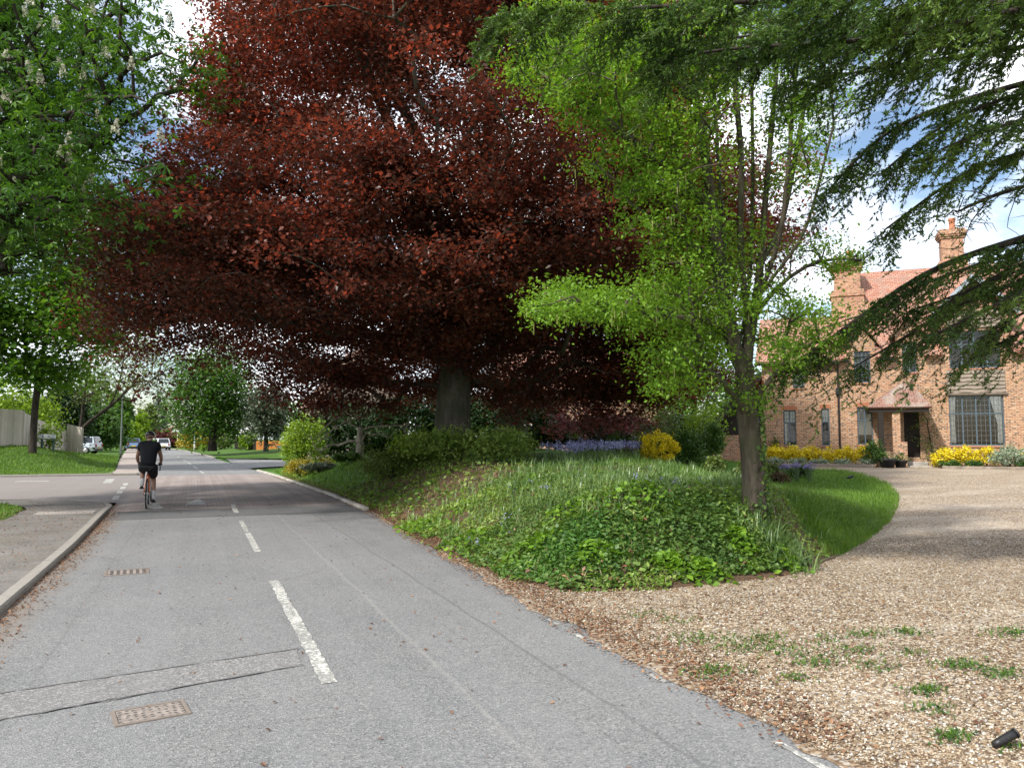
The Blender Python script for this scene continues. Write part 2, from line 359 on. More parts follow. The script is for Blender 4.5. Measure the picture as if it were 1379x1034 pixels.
# left pavement, kerb and verges
def kerbpath():
    P = [(-1.6 - .02 * max(0, y - 13), y) for y in np.arange(-8, 19.6, .92)]
    P += [(-1.74, 19.9), (-1.80, 20.8), (-2.0, 21.7), (-2.4, 22.4), (-3.0, 22.9), (-3.9, 23.2), (-5.5, 23.35), (-8, 23.4)]
    return np.array(P)
KP = kerbpath()
def kerb(P, w, name, h=.1, drop=None, mat=KERB, inner=-1):
    mb = MB(); P = np.asarray(P); T, A, B = frames(np.c_[P, P[:, 0] * 0]); A = A[:, :2] * (-1 if inner < 0 else 1)
    for i in range(len(P) - 1):                                   # separate kerb stones with thin joints
        a, b = P[i], P[i + 1]; e = (b - a) / np.linalg.norm(b - a) * .004; a2, b2 = a + e, b - e
        ha = h if drop is None else drop(*a); hb = h if drop is None else drop(*b); j = random.uniform(-.004, .004)
        V = [(*a2, -.05), (*(a2 + A[i] * w), -.05), (*(a2 + A[i] * w), ha + j), (*(a2 + A[i] * .014), ha + j), (*a2, ha - .022 + j),
             (*b2, -.05), (*(b2 + A[i + 1] * w), -.05), (*(b2 + A[i + 1] * w), hb + j), (*(b2 + A[i + 1] * .014), hb + j), (*b2, hb - .022 + j)]
        mb.add(V, [(0, 1, 2, 3, 4), (9, 8, 7, 6, 5)] + [(k, k + 5, (k + 1) % 5 + 5, (k + 1) % 5) for k in range(5)])
    return mb.build(name, mat, kind='structure')
random.seed(4)
kdrop = lambda x, y: .07 - .045 * float(sstep(18.5, 21, y))
kerb(KP, .125, 'kerb', .09, kdrop)
V = []; W = [(-3.35, y) for y in np.arange(-8, 19.6, .92)] + [(-3.4, 19.8), (-3.5, 20.4), (-3.7, 21.0), (-4.0, 21.6), (-4.5, 22.0), (-5.2, 22.2), (-6.2, 22.3), (-8, 22.3)]
W = W[:len(KP)]
for (x, y), (wx, wy) in zip(KP, W):
    z = kdrop(x, y) - .012
    cx, cy = x - .118 * (1 if y < 21 else .5), y - (0 if y < 21 else .14)
    V += [(cx, cy, z), (wx, wy, z + .01)]
npmesh('pavement', V, np.array([(2 * i, 2 * i + 2, 2 * i + 3, 2 * i + 1) for i in range(len(V) // 2 - 1)]), PAVE, kind='structure')
def vn(X, Y): return .066 + .12 * sstep(3.3, 5.5, -X) + .04 * (vnoise(X, Y, .7, 5) - .5)
def keep_near(x, y): return (x < -3.3 - .12 * vnoise(x, y, .5, 8) - np.maximum(0, y - 19) ** 2 * .18) & (y < 22.1)
grid('verge', np.concatenate([np.linspace(-40, -9, 20), np.arange(-8.8, -3.1, .1)]), np.arange(2, 22.4, .15), vn, VERGE, keep=keep_near)
MB().box(-5.4, -3.75, 17.2, 18.6, .02, .15).build('paving_slab', SLAB, bevel=.02, kind='structure')
MB().box(-3.0, -1.92, 18.1, 18.75, -.02, .066).build('tactile_slab', m_conc('slab_pink', (.25, .22, .2), (.36, .33, .3), 6, False), kind='structure')
def keep_far(x, y): return (x < np.where(y < 40, -3.35 + (40 - y) * .15, -3.3 - .075 * (y - 38)))
grid('verge', np.concatenate([np.linspace(-80, -20, 20), np.arange(-19.6, -3.0, .3)]), np.concatenate([np.arange(37.35, 66, .4), np.arange(66, 240, 5)]), vergez, VERGE, keep=keep_far)
strip('pavement', np.arange(37.4, 180, 1.5), lambda y: np.interp(y, [37, 40, 62, 110, 180], [-3.6, -3.4, -5.0, -8.2, -18]), lambda y: xl(y) - .13, .085, PAVE_P, 2)
kerb([(float(xl(y)), y) for y in np.arange(37.2, 120, 1.8)], .13, 'kerb', .1)
kerb([(-2.3 - k * .95, 37.15 + .02 * k) for k in range(40)], .13, 'kerb', .1, inner=1)
# right kerb along the bank, half buried
kerb([(float(xr(y)) - .06, y) for y in np.arange(17.2, 40.3, .9)], .12, 'kerb', .07, mat=m_conc('kerb_pale', (.3, .28, .24), (.46, .43, .38)), inner=1)
# gravel drive and garden bank
gx = np.concatenate([np.arange(0, 11, .12), np.arange(11, 60, .8)]); gy = np.concatenate([np.arange(-8, 0, .8), np.arange(0, 14, .06), np.arange(14, 36, .4)])
gedge = lambda y: xr(y) - .02 + .22 * (vnoise(y * 0 + 3, y, .5, 2) - .5) + .10 * (vnoise(y * 0 + 5, y, .16, 4) - .5)
S_, Y_ = np.meshgrid(gx, gy); X_ = S_ + gedge(Y_); Z_ = drivez(X_, Y_) - .008 * (1 - sstep(0, .12, S_)) + .012 * (vnoise(X_, Y_, .5, 1) - .5) * sstep(0, .8, S_); n_ = len(gx); i_ = (np.arange(len(gy) - 1)[:, None] * n_ + np.arange(n_ - 1)[None]).ravel()
npmesh('gravel_drive', np.stack([X_, Y_, Z_], -1).reshape(-1, 3), np.stack([i_, i_ + 1, i_ + n_ + 1, i_ + n_], 1), GRAVEL, None, None, True, None, 'structure')
ox = np.concatenate([np.arange(2.9, 16, .16), np.arange(16, 40, .3)]); oy = np.concatenate([np.arange(6, 18, .16), np.arange(18, 43.5, .3)])
def ks(lawn):
    def k(x, y):
        s = sdist(x, y); r = x * cY - y * sY; f = x * sY + y * cY
        L_ = (r > 2.6 + .5 * vnoise(x, y, .6, 6)) & (f > 10.6) & (r > 3.6 - .25 * (f - 10)) | (f > 22) | (s > 3.2) & (f > 16)
        L_ &= ~((f < 11.8) & (r < 4.0))
        return (s > -.55) & (L_ == lawn)
    return k
grid('garden_bank', ox, oy, hgt, SOIL, keep=ks(False)); grid('lawn', ox, oy, hgt, LAWN, keep=ks(True))
def vr(X, Y): return .014 + .5 * sstep(0, 9, X - xr(Y) - 1.0) * sstep(58, 70, Y)
def keep_r(x, y): return (x > xr(y) + .4) & (y > 60 + .2 * (x - 2) + 6 * np.maximum(0, 1 - (x - 2) / 6) ** 2)
grid('verge', np.arange(-30, 60, .8), np.arange(58, 200, 1.2), vr, VERGE, keep=keep_r)
kerb([(float(xr(y)), y) for y in np.arange(66, 130, 1.8)], .13, 'kerb', .1, inner=1)
# painted markings: a worn centre line, the ramp triangles, give-way dashes at the side road
def mark(P, z=.004):
    c = np.array(P, float); n = len(c); V = []
    for k in range(n):
        a, b = c[k], c[(k + 1) % n]; m = max(2, int(np.linalg.norm(b - a) / .06))
        for q in range(m):
            p = a + (b - a) * q / m; j = .008; V.append((p[0] + random.uniform(-j, j), p[1] + random.uniform(-j, j) * 2, z(*p) if callable(z) else z))
    return npmesh('road_marking', V, [tuple(range(len(V)))], PAINT, kind='structure')
for y0, y1, w in ((5.22, 9.15, .105), (11.5, 13.9, .09), (14.1, 16.0, .08), (17.6, 19.6, .1), (38, 41, .1), (44, 48, .1), (51, 55, .1), (58, 62, .1), (70, 74, .1)):
    z = .0085 if 16.9 < y0 < 20 else .004
    a, b = float(xc(y0)), float(xc(y1))
    if y0 < 20: a = b = .855
    mark([(a - w / 2, y0), (a + w / 2, y0), (b + w / 2, y1), (b - w / 2, y1)], (lambda x, y: .0085 + .05 * float(sstep(18.9, 20.2, y))) if y0 > 17 and y0 < 20 else z)
zr = lambda x, y: .009 + .05 * float(sstep(18.9, 20.2, y)) * min(1, 7 * (x + 1.74) / 5.1)
mark([(-.2, 19.7), (.27, 19.7), (.12, 21.5)], zr); mark([(-1.0, 19.2), (-.62, 19.2), (-.85, 20.4)], zr)
for k in range(4): mark([(-1.98 - .09 * k, 22.6 + 2.2 * k), (-1.83 - .09 * k, 22.6 + 2.2 * k), (-1.9 - .09 * k, 24.1 + 2.2 * k), (-2.05 - .09 * k, 24.1 + 2.2 * k)], .013)
for x in (-6.1,): mark([(x, 33.0), (x + 1.1, 33.0), (x + 1.1, 33.5), (x, 33.5)], .013)
mark([(-3.0, 30.8), (-2.72, 30.8), (-2.9, 34.0), (-3.2, 34.0)], .013)
for y0, y1 in ((6.1, 6.3), (5.6, 5.75), (4.4, 4.6), (2.9, 3.35)): mark([(float(xr(y0)) - .13, y0), (float(xr(y0)) - .085, y0), (float(xr(y1)) - .085, y1), (float(xr(y1)) - .13, y1)])
# repair trench across the left lane
def quadpatch(name, P, z, mat, j=.012):
    c = np.array(P, float); n = len(c); V = []
    for k in range(n):
        a, b = c[k], c[(k + 1) % n]; m = max(2, int(np.linalg.norm(b - a) / .08))
        V += [(*(a + (b - a) * q / m + np.random.uniform(-j, j, 2)), z) for q in range(m)]
    return npmesh(name, V, [tuple(range(len(V)))], mat, kind='structure')
np.random.seed(3)
quadpatch('trench_repair', [(-1.57, 5.12), (.735, 5.72), (.76, 6.17), (-1.57, 5.72)], .004, ASPH_OLD)
quadpatch('trench_seam', [(-1.58, 5.70), (.77, 6.15), (.775, 6.168), (-1.58, 5.72)], .008, m_plain('tar_seam', (.125, .123, .12), .8))
quadpatch('trench_seam', [(-1.58, 5.10), (.735, 5.70), (.74, 5.712), (-1.58, 5.115)], .008, m_plain('tar_seam', (.125, .123, .12), .8))
# ironwork in the road
RUST = m_plain('cast_iron', (.27, .225, .19), .75, .3, .3, .35, 20, .4); HOLE = m_plain('cover_recess', (.03, .027, .024), .9)
def m_iron(name, kind):
    t = NT(name); o = t.obj(); x, y, z = t.xyz(o); n = t.noise(o, 18, 6, .65)
    c = t.ramp(n, [(.3, (.15, .125, .11)), (.7, (.30, .26, .23))])
    if kind == 'holes':
        v = t.n('ShaderNodeTexVoronoi', {'Vector': o, 'Scale': 24.0, 'Randomness': .35}).outputs['Distance']; m = t.ramp(v, [(.24, 1.0), (.32, 0.0)])
    else:
        fr = t.math('FRACT', t.math('MULTIPLY', x, 14.5)); m = t.ramp(fr, [(.42, 0.0), (.5, 1.0), (.93, 1.0), (1.0, 0.0)])
    return t.done(t.bsdf(t.mix(m, c, (.085, .075, .068)), .8, .3, 0.0, t.bump(t.math('SUBTRACT', n, m), .6, .008)))
t = thing('manhole_cover', 'rusty rectangular cover dotted with holes in the near lane', 'manhole cover', (-.2, 5.07, .002), math.radians(10))
fr = MB(); fr.box(-.20, .20, -.14, -.118, -.02, .006).box(-.20, .20, .118, .14, -.02, .006).box(-.20, -.178, -.118, .118, -.02, .006).box(.178, .20, -.118, .118, -.02, .006); fr.build('frame', RUST, t)
MB().box(-.173, .173, -.113, .113, -.02, .0045).build('lid', m_iron('iron_lid', 'holes'), t)
t = thing('drain_grate', 'brown slotted gully grate in the road short of the speed table', 'drain grate', (-.72, 10.4, .002), math.radians(4))
fr = MB(); fr.box(-.24, .24, -.2, -.17, -.02, .005).box(-.24, .24, .17, .2, -.02, .005).box(-.24, -.21, -.17, .17, -.02, .005).box(.21, .24, -.17, .17, -.02, .005); fr.build('frame', RUST, t)
MB().box(-.205, .205, -.165, .165, -.02, .003).build('grate', m_iron('iron_grate', 'slots'), t)
t = thing('black_tube', 'short black plastic tube lying at a slant on the gravel', 'pipe', (0, 0, 0))
a = at(1338, 990, 4.06); b = at(1366, 973, 4.08); a[2], b[2] = .035, .085
P = np.linspace(a, b, 5); MB().tube(P, [.018, .021, .022, .022, .023], 12).build('tube', m_plain('black_plastic', (.012, .012, .013), .45), t, True)
MB().tube(np.array([b, b + (b - a) * .06]), [.026, .026], 12).build('rim', m_plain('black_plastic_rim', (.02, .02, .022), .5), t, True)
# ------------------------------------------------------------------ growing plants
RNG = np.random.RandomState(11)
def grow(skel, att, R, seg=.45, bend=.12, kpath=.25, rmin=.006, expo=2.35, up=.0, rng=RNG):
    """skel: list of polylines (the first starts at the base); att: leaf cluster centres. Returns nodes, parents, radii."""
    P = np.zeros((60000, 3)); par = np.full(60000, -1); pl = np.zeros(60000); n = 0
    for q, S in enumerate(skel):
        S = np.asarray(S, float)
        D = [S[0]]
        for a, b in zip(S[:-1], S[1:]):
            m = max(1, int(np.linalg.norm(b - a) / seg)); D += [a + (b - a) * (k + 1) / m for k in range(m)]
        D = np.array(D)
        if len(D) > 4:                                            # smooth the limb
            for _ in range(2): D[1:-1] = D[1:-1] * .5 + (D[:-2] + D[2:]) * .25
        if q == 0: P[0] = D[0]; n = 1; prev = 0
        else: prev = int(np.argmin(((P[:n] - D[0]) ** 2).sum(1)))
        for p in D[1:]:
            P[n] = p; par[n] = prev; pl[n] = pl[prev] + np.linalg.norm(p - P[prev]); prev = n; n += 1
    att = np.asarray(att, float).reshape(-1, 3)
    o = np.argsort([((P[:n] - a) ** 2).sum(1).min() for a in att]) if len(att) else []
    ends = []
    for k in o:
        a = att[k]; d = a - P[:n]; dist = np.linalg.norm(d, axis=1)
        j = int(np.argmin(dist + kpath * pl[:n] + np.where(d[:, 2] < 0, -d[:, 2] * .3, 0))); L_ = dist[j]; m = max(1, int(math.ceil(L_ / seg))); prev = j; b0 = P[j].copy()
        side = rng.randn(3) * bend * L_
        for q in range(m):
            s = (q + 1) / m; w = math.sin(math.pi * s)
            P[n] = b0 + (a - b0) * s + side * w * .5 + np.array([0, 0, bend * L_ * w + up * w]) + rng.randn(3) * .02 * min(1, L_); par[n] = prev
            pl[n] = pl[prev] + L_ / m; prev = n; n += 1
        ends.append(prev)
    P = P[:n]; par = par[:n]; acc = np.zeros(n); ch = np.bincount(par[1:], minlength=n)
    acc[ch == 0] = 1.0
    for i in range(n - 1, 0, -1): acc[par[i]] += acc[i]
    r = acc ** (1 / expo); r = np.maximum(r * R / r[0], rmin)
    return P, par, r
def tubes(P, par, r, flare=.0, rmin_draw=0.0):
    n = len(P); main = np.full(n, -1)
    for i in range(1, n):
        p = par[i]
        if main[p] < 0 or r[i] > r[main[p]]: main[p] = i
    Vs = []; Fs = []; base = 0
    starts = [0] + [i for i in range(1, n) if main[par[i]] != i]
    for s in starts:
        path = [s]; 
        while main[path[-1]] >= 0: path.append(main[path[-1]])
        Q = P[path]; rr = r[path].copy()
        if s: Q = np.vstack([P[par[s]], Q]); rr = np.concatenate([[min(rr[0] * 1.25, r[par[s]])], rr])
        else: rr = rr * (1 + flare * np.exp(-np.linalg.norm(Q - Q[0], axis=1) / .5))
        if len(Q) < 2 or rr.max() < rmin_draw: continue
        rr[-1] *= .5
        k = 12 if rr[0] > .14 else 7 if rr[0] > .05 else 5 if rr[0] > .018 else 3
        T, A, B = frames(Q); an = np.arange(k) * 2 * math.pi / k
        V = Q[:, None] + rr[:, None, None] * (np.cos(an)[None, :, None] * A[:, None] + np.sin(an)[None, :, None] * B[:, None])
        m = len(Q); i = np.arange(m - 1)[:, None] * k; j = np.arange(k)[None]; j2 = (j + 1) % k
        Fs.append((np.stack([i + j, i + j2, i + k + j2, i + k + j], -1).reshape(-1, 4)) + base); Vs.append(V.reshape(-1, 3)); base += m * k
    return np.vstack(Vs), np.vstack(Fs)
def leafmesh(P, Ln, W, up=.6, droop=.25, fold=.12, rng=RNG, axis=None, axr=.5):
    n = len(P); nr = rng.randn(n, 3); nr[:, 2] = np.abs(nr[:, 2]) + up; nr /= np.linalg.norm(nr, axis=1)[:, None]
    ax = rng.randn(n, 3)
    if axis is not None: ax = axis + ax * axr
    ax[:, 2] -= droop * 2; ax -= nr * (ax * nr).sum(1)[:, None]
    ax /= np.linalg.norm(ax, axis=1)[:, None] + 1e-9; sd_ = np.cross(nr, ax)
    s = rng.uniform(.5, 1.4, n)[:, None]; l = Ln * s / 2; w = W * s / 2
    V = np.stack([P - ax * l, P + sd_ * w + nr * fold * w - ax * l * .15, P + ax * l, P - sd_ * w + nr * fold * w - ax * l * .15], 1)
    return V.reshape(-1, 3), np.arange(4 * n).reshape(-1, 4)
def leaves_at(att, per, sig, Ln, W, up=.6, droop=.25, rng=RNG, clump=.5):
    att = np.asarray(att); n = len(att); k = np.repeat(np.arange(n), per)
    P = att[k] + rng.randn(len(k), 3) * np.asarray(sig) * rng.uniform(.6, 1.25, n)[k][:, None]
    cv = rng.rand(n); low = vnoise(att[:, 0] + att[:, 2] * .6, att[:, 1] + att[:, 2] * .8, max(.5, float(np.ptp(att[:, 2])) * .22), 55)
    var = np.clip((cv[k] * .5 + low[k] * .5) * clump + rng.rand(len(k)) * (1 - clump), 0, 1)
    V, Q = leafmesh(P, Ln, W, up, droop, rng=rng); return V, Q, var
def ell(c, r, n, shell=.45, rng=RNG, zlo=-1.0, lump=.18):
    v = rng.randn(n * 3, 3); v /= np.linalg.norm(v, axis=1)[:, None]; v = v[v[:, 2] > zlo][:n]
    q = (shell + (1 - shell) * rng.rand(len(v)) ** .6)[:, None] if shell < 1 else 1.0
    lob = 1 + lump * np.sin(v[:, 0] * 5 + c[0]) * np.cos(v[:, 1] * 4.3 + c[1]) + lump * .6 * np.sin(v[:, 2] * 7 + v[:, 0] * 3)
    return np.asarray(c) + v * q * lob[:, None] * np.asarray(r)
def plant(name, label, cat, skel, att, R, per, sig, Ln, W, lmat, bark, up=.6, droop=.25, seg=.45, rmin=.006, names=('trunk', 'crown'), group=None, bend=.12, kpath=.25, flare=.25, extra=None, clump=.5, draw=0.0, expo=2.35):
    base = np.asarray(skel[0][0], float); t = thing(name, label, cat, base, 0, group)
    P, par, r = grow(skel, att, R, seg, bend, kpath, rmin, expo); V, Q = tubes(P, par, r, flare, draw)
    npmesh(names[0], V, Q, bark, t, None, True, base)
    V, Q, var = leaves_at(att, per, sig, Ln, W, up, droop, clump=clump)
    npmesh(names[1], V, Q, lmat, t, var, False, base)
    return t
def shrub(name, label, cat, c, r, n, per, Ln, W, lmat, bark=BARK_D, sig=.2, shell=.55, up=.4, droop=.1, group=None, names=('stem', 'foliage'), zlo=-.75, R=.04, clump=.55):
    c = np.asarray(c, float); r = np.asarray(r, float)
    att = ell(c + [0, 0, r[2] * .9], r * (1 - sig * .8), n, shell, zlo=zlo)
    base = c - [0, 0, .05]
    return plant(name, label, cat, [[base, c + [0, 0, r[2] * .35]]], att, R, per, r * sig, Ln, W, lmat, bark, up, droop, seg=max(.2, r[2] * .3), rmin=.005, names=names, group=group, flare=0, clump=clump)

# foliage colours
LF_BEECH = m_leaf('leaf_copper', (.034, .022, .017), (.096, .042, .030), (.33, .092, .060), .5, (1.6, .75, .5), .45, .36)
LF_YOUNG = m_leaf('leaf_fresh', (.075, .16, .014), (.15, .29, .026), (.27, .44, .05), .45, (1.25, 1.2, .55))
LF_CHEST = m_leaf('leaf_chestnut', (.020, .060, .010), (.050, .122, .016), (.115, .215, .028), .42, (1.3, 1.35, .5))
LF_MAPLE = m_leaf('leaf_maple', (.028, .082, .009), (.075, .17, .018), (.17, .30, .034), .48, (1.35, 1.3, .4))
LF_LIME = m_leaf('leaf_lime', (.09, .17, .012), (.18, .29, .022), (.30, .42, .045), .4, (1.2, 1.15, .5))
LF_OLIVE = m_leaf('leaf_olive', (.05, .085, .02), (.11, .16, .035), (.2, .25, .06), .35)
LF_GREEN = m_leaf('leaf_green', (.022, .06, .012), (.05, .115, .02), (.11, .19, .035), .3)
LF_DARK = m_leaf('leaf_dark', (.010, .028, .008), (.022, .055, .014), (.05, .095, .024), .2)
LF_GREY = m_leaf('leaf_greygreen', (.045, .065, .04), (.09, .12, .075), (.16, .19, .12), .25, (1.1, 1.1, .8))
LF_RED = m_leaf('leaf_red', (.10, .03, .032), (.21, .07, .065), (.36, .16, .13), .35, (1.3, .8, .7))
LF_PLUM = m_leaf('leaf_plum', (.09, .022, .03), (.19, .06, .065), (.33, .14, .12), .35, (1.3, .75, .7))
LF_YELLOW = m_leaf('leaf_yellow', (.42, .33, .010), (.72, .60, .016), (.85, .77, .07), .3, (1.1, 1.0, .4))
LF_GOLD = m_leaf('leaf_gold', (.16, .15, .012), (.32, .27, .02), (.5, .40, .04), .3, (1.1, 1.0, .4))
LF_PALE = m_leaf('leaf_pale', (.12, .17, .10), (.24, .30, .20), (.42, .47, .36), .25, (1.1, 1.1, .8))
LF_CEDAR = m_leaf('needle_cedar', (.020, .054, .014), (.070, .135, .026), (.16, .25, .05), .35, (1.3, 1.3, .5))
LF_CREAM = m_leaf('blossom_cream', (.33, .33, .24), (.45, .44, .34), (.6, .57, .47), .3, (1, 1, .9))
LF_BLUE = m_leaf('bluebell_flower', (.15, .15, .32), (.26, .27, .47), (.42, .43, .62), .3, (1, 1, 1.1))
LF_PURPLE = m_leaf('flower_purple', (.16, .12, .36), (.28, .22, .5), (.42, .36, .62), .3, (1, 1, 1.1))
LF_IVY = m_leaf('leaf_ivy', (.036, .082, .02), (.088, .165, .036), (.18, .27, .06), .34, spec=.42, rough=.5)
LF_BLADE = m_leaf('leaf_blade', (.10, .17, .035), (.19, .295, .055), (.35, .44, .13), .4, spec=.35)
LF_GRASS = m_leaf('leaf_grass', (.06, .135, .014), (.11, .215, .024), (.20, .31, .045), .4)
LF_STRAP = m_leaf('leaf_strap', (.07, .135, .045), (.13, .22, .07), (.24, .34, .13), .35, spec=.55, rough=.35)
LF_LITTER = m_leaf('leaf_litter', (.075, .035, .02), (.16, .075, .04), (.30, .17, .09), .1, (1, 1, 1))
G = lambda p: np.array([p[0], p[1], float(hgt(p[0], p[1]))])

# ------------------------------------------------------------------ the copper beech
b = at(607, 590, 22); b = np.array([b[0], b[1], float(hgt(b[0], b[1])) - .15])
up_ = lambda dx, dy, z: b + np.array([dx * cY + dy * sY, -dx * sY + dy * cY, z])         # right, away, height above the base
att = []
v = RNG.randn(12000, 3); v /= np.linalg.norm(v, axis=1)[:, None]; v = v[v[:, 2] > -.75]
q = (.50 + .52 * RNG.rand(len(v)) ** .75)
for d, k in zip(v, q):
    rr = 10.6 if d[2] > 0 else 10.3; zz = 13.5 if d[2] > 0 else 4.4
    lob = 1 + .10 * math.sin(d[0] * 7 + d[2] * 3) * math.cos(d[1] * 6) + .06 * math.sin(d[2] * 17 + d[0] * 9)
    r_ = d[0] * rr * k * lob; f_ = d[1] * rr * .9 * k * lob
    if r_ > 4: r_ = 4 + (r_ - 4) * .74
    z_ = 6.6 + d[2] * zz * k * lob; z_ -= .15 * math.sin(z_ * 4.4 + d[0] * 3 + d[1] * 2)      # leaves lie in layers
    if z_ > 6: r_ *= 1 - .03 * (z_ - 6)
    if z_ < 3.6 and math.hypot(r_, f_) < 4.5: continue
    if z_ < 3.6 and f_ < -1 : z_ = 3.6 + RNG.rand() * .8
    if z_ > 17 and RNG.rand() < .5: continue
    att.append((r_, f_, z_))
    if len(att) >= 2700: break
for _ in range(420):                                              # low boughs in front
    a = RNG.uniform(-math.pi, 0); k = RNG.uniform(2.5, 9.3); att.append((math.cos(a) * k * (1 if math.cos(a) < 0 else .75), math.sin(a) * k * .9, RNG.uniform(3.3, 6.8)))
for _ in range(650):                                              # upper front
    z_ = RNG.uniform(8.5, 17); k = 10.2 * math.sqrt(max(.05, 1 - ((z_ - 6.6) / 13.5) ** 2)) * RNG.uniform(.45, 1); a = RNG.uniform(-math.pi * 1.05, .05); att.append((math.cos(a) * k * (1 if math.cos(a) < 0 else .75) * (1 - .03 * (z_ - 6)), math.sin(a) * k * .9, z_ - .15 * math.sin(z_ * 4.4 + math.cos(a) * 3)))
for _ in range(260):                                              # hanging skirts on the far and right side
    a = RNG.uniform(-.5, math.pi * .9); k = RNG.uniform(5.0, 8.5); att.append((math.cos(a) * k * .9, abs(math.sin(a)) * k, RNG.uniform(2.0, 4.2)))
for u_, v_, d_, s_, n_ in ((120, 440, 20, 1.1, 26), (330, 480, 19, 1.0, 16), (425, 500, 21, .8, 18), (490, 520, 22, .7, 14), (420, 540, 21, .3, 4), (560, 520, 23.5, .6, 10), (700, 500, 22, .9, 22), (860, 500, 23, 1.2, 24), (930, 460, 24, 1, 18), (760, 520, 24, .8, 20), (830, 535, 25, .9, 22), (890, 510, 25, .8, 16), (690, 545, 25, .6, 10), (607, 440, 19.5, .7, 26), (560, 455, 19.5, .7, 18), (655, 455, 20, .7, 18), (520, 470, 20, .6, 10), (940, 500, 25, .5, 10), (1060, 350, 25, .8, 8)):
    p = at(u_, v_, d_) - b; r_, f_ = p[0] * cY - p[1] * sY, p[0] * sY + p[1] * cY
    att += [(r_ + RNG.randn() * s_, f_ + RNG.randn() * s_, p[2] + RNG.randn() * s_ * .5) for _ in range(n_)]
def trim(a):                                                     # the left side of the crown is lopped back from the chestnut
    p = up_(*a); f_ = p[0] * sY + p[1] * cY; u_ = 689.5 + F * (p[0] * cY - p[1] * sY) / f_; v_ = 590 - F * (p[2] - HC) / f_
    return u_ > np.interp(v_, [-60, 100, 170, 220, 300, 440, 480, 540], [275, 262, 235, 205, 135, 118, 175, 230]) + RNG.randn() * 9
att = np.array([up_(*a) for a in att if trim(a)])
sk = [[up_(0, 0, 0), up_(.05, 0, 1.2), up_(.1, 0, 2.6), up_(.2, .1, 4.0), up_(.55, .1, 6.0), up_(.95, 0, 8.5), up_(1.15, .1, 11), up_(1.0, 0, 14.5), up_(.9, 0, 17)]]
sk += [[up_(.05, 0, 2.9), up_(-1.2, -.3, 3.35), up_(-2.6, -.7, 3.75), up_(-4.3, -1.2, 3.85), up_(-5.6, -1.6, 4.0)],
       [up_(.1, 0, 3.4), up_(-1.2, .3, 4.3), up_(-3.2, 1.2, 5.2), up_(-6, 1.8, 6.0)],
       [up_(.15, 0, 3.8), up_(1.4, .1, 4.6), up_(3.4, .3, 5.2), up_(5.2, .3, 5.3)],
       [up_(.1, 0, 3.6), up_(.3, -1.6, 4.8), up_(.2, -4.2, 5.8), up_(-.4, -7, 6.2)],
       [up_(.2, 0, 4.2), up_(-1.6, -.5, 6.6), up_(-4.2, -1.6, 8.8), up_(-6.6, -2.2, 9.6)],
       [up_(.3, 0, 4.8), up_(2.2, -.4, 7.4), up_(3.9, -.9, 10), up_(5, -1, 13)],
       [up_(.6, 0, 6.2), up_(-.8, -.6, 9), up_(-2.4, -1.4, 12), up_(-3.4, -1.7, 15)],
       [up_(.2, .1, 4.2), up_(.8, 2.2, 6), up_(1.4, 5, 8), up_(1.8, 7, 9)],
       [up_(.2, 0, 4.5), up_(-.6, -1.6, 7), up_(-1.8, -4, 9.6), up_(-2.6, -5.5, 12)]]
plant('copper_beech', 'huge copper beech with dark red leaves and a thick grey trunk behind the bank', 'tree', sk, att, .50, 265, (.42, .42, .18), .098, .064, LF_BEECH, BARK_BEECH, .6, .35, seg=.6, rmin=.009, flare=.35, kpath=.3, expo=2.0)

# ------------------------------------------------------------------ the young tree with catkins on the bank
b = at(1016, 683, 10.0); b = np.array([b[0], b[1], float(hgt(b[0], b[1])) - .08])
def pl(*q): return [at(*p) for p in q]
sk = [[b, at(1014, 620, 10), at(1006, 560, 10), at(998, 500, 10), at(1008, 460, 10), at(1020, 400, 10), at(1026, 330, 10), at(1034, 230, 10), at(1044, 120, 10.1), at(1052, 0, 10.2), at(1050, -120, 10.3)],
      pl((996, 500, 10), (982, 440, 9.9), (968, 360, 9.8), (958, 280, 9.7), (948, 190, 9.6), (930, 90, 9.5), (915, -20, 9.4)),
      pl((1010, 450, 10), (1000, 380, 9.8), (996, 300, 9.7), (1000, 220, 9.6), (990, 120, 9.5), (985, 0, 9.5)),
      pl((1020, 405, 10), (1045, 365, 9.9), (1078, 330, 9.8), (1095, 280, 9.8), (1108, 225, 9.7), (1122, 170, 9.6)),
      pl((1026, 350, 10), (1050, 315, 10.2), (1064, 250, 10.3), (1078, 170, 10.4), (1092, 90, 10.5)),
      pl((1008, 440, 10), (1040, 390, 10.3), (1085, 355, 10.4), (1125, 345, 10.5), (1160, 350, 10.6)),
      pl((985, 450, 9.9), (945, 425, 9.6), (895, 415, 9.3), (840, 408, 9.1), (780, 408, 9.0), (715, 412, 8.9)),
      pl((968, 360, 9.8), (920, 320, 9.6), (880, 300, 9.4), (845, 270, 9.3)),
      pl((958, 280, 9.7), (900, 225, 9.3), (850, 190, 9.1), (790, 140, 9.0), (730, 100, 9.0)),
      pl((940, 150, 9.6), (890, 80, 9.3), (840, 30, 9.1), (780, 0, 9.0)),
      pl((996, 470, 10), (1010, 380, 10.1), (1014, 250, 10.2), (1012, 100, 10.2), (1010, -40, 10.2)), pl((985, 450, 10), (975, 340, 10.1), (966, 200, 10.2), (960, 80, 10.2)), pl((1022, 400, 10), (1052, 320, 9.8), (1064, 200, 9.7), (1070, 90, 9.7)),
      pl((1008, 550, 10), (990, 535, 9.7), (972, 512, 9.6), (955, 500, 9.5)), pl((1012, 545, 10), (1040, 505, 9.8), (1058, 490, 9.7), (1075, 470, 9.7))]
att = []
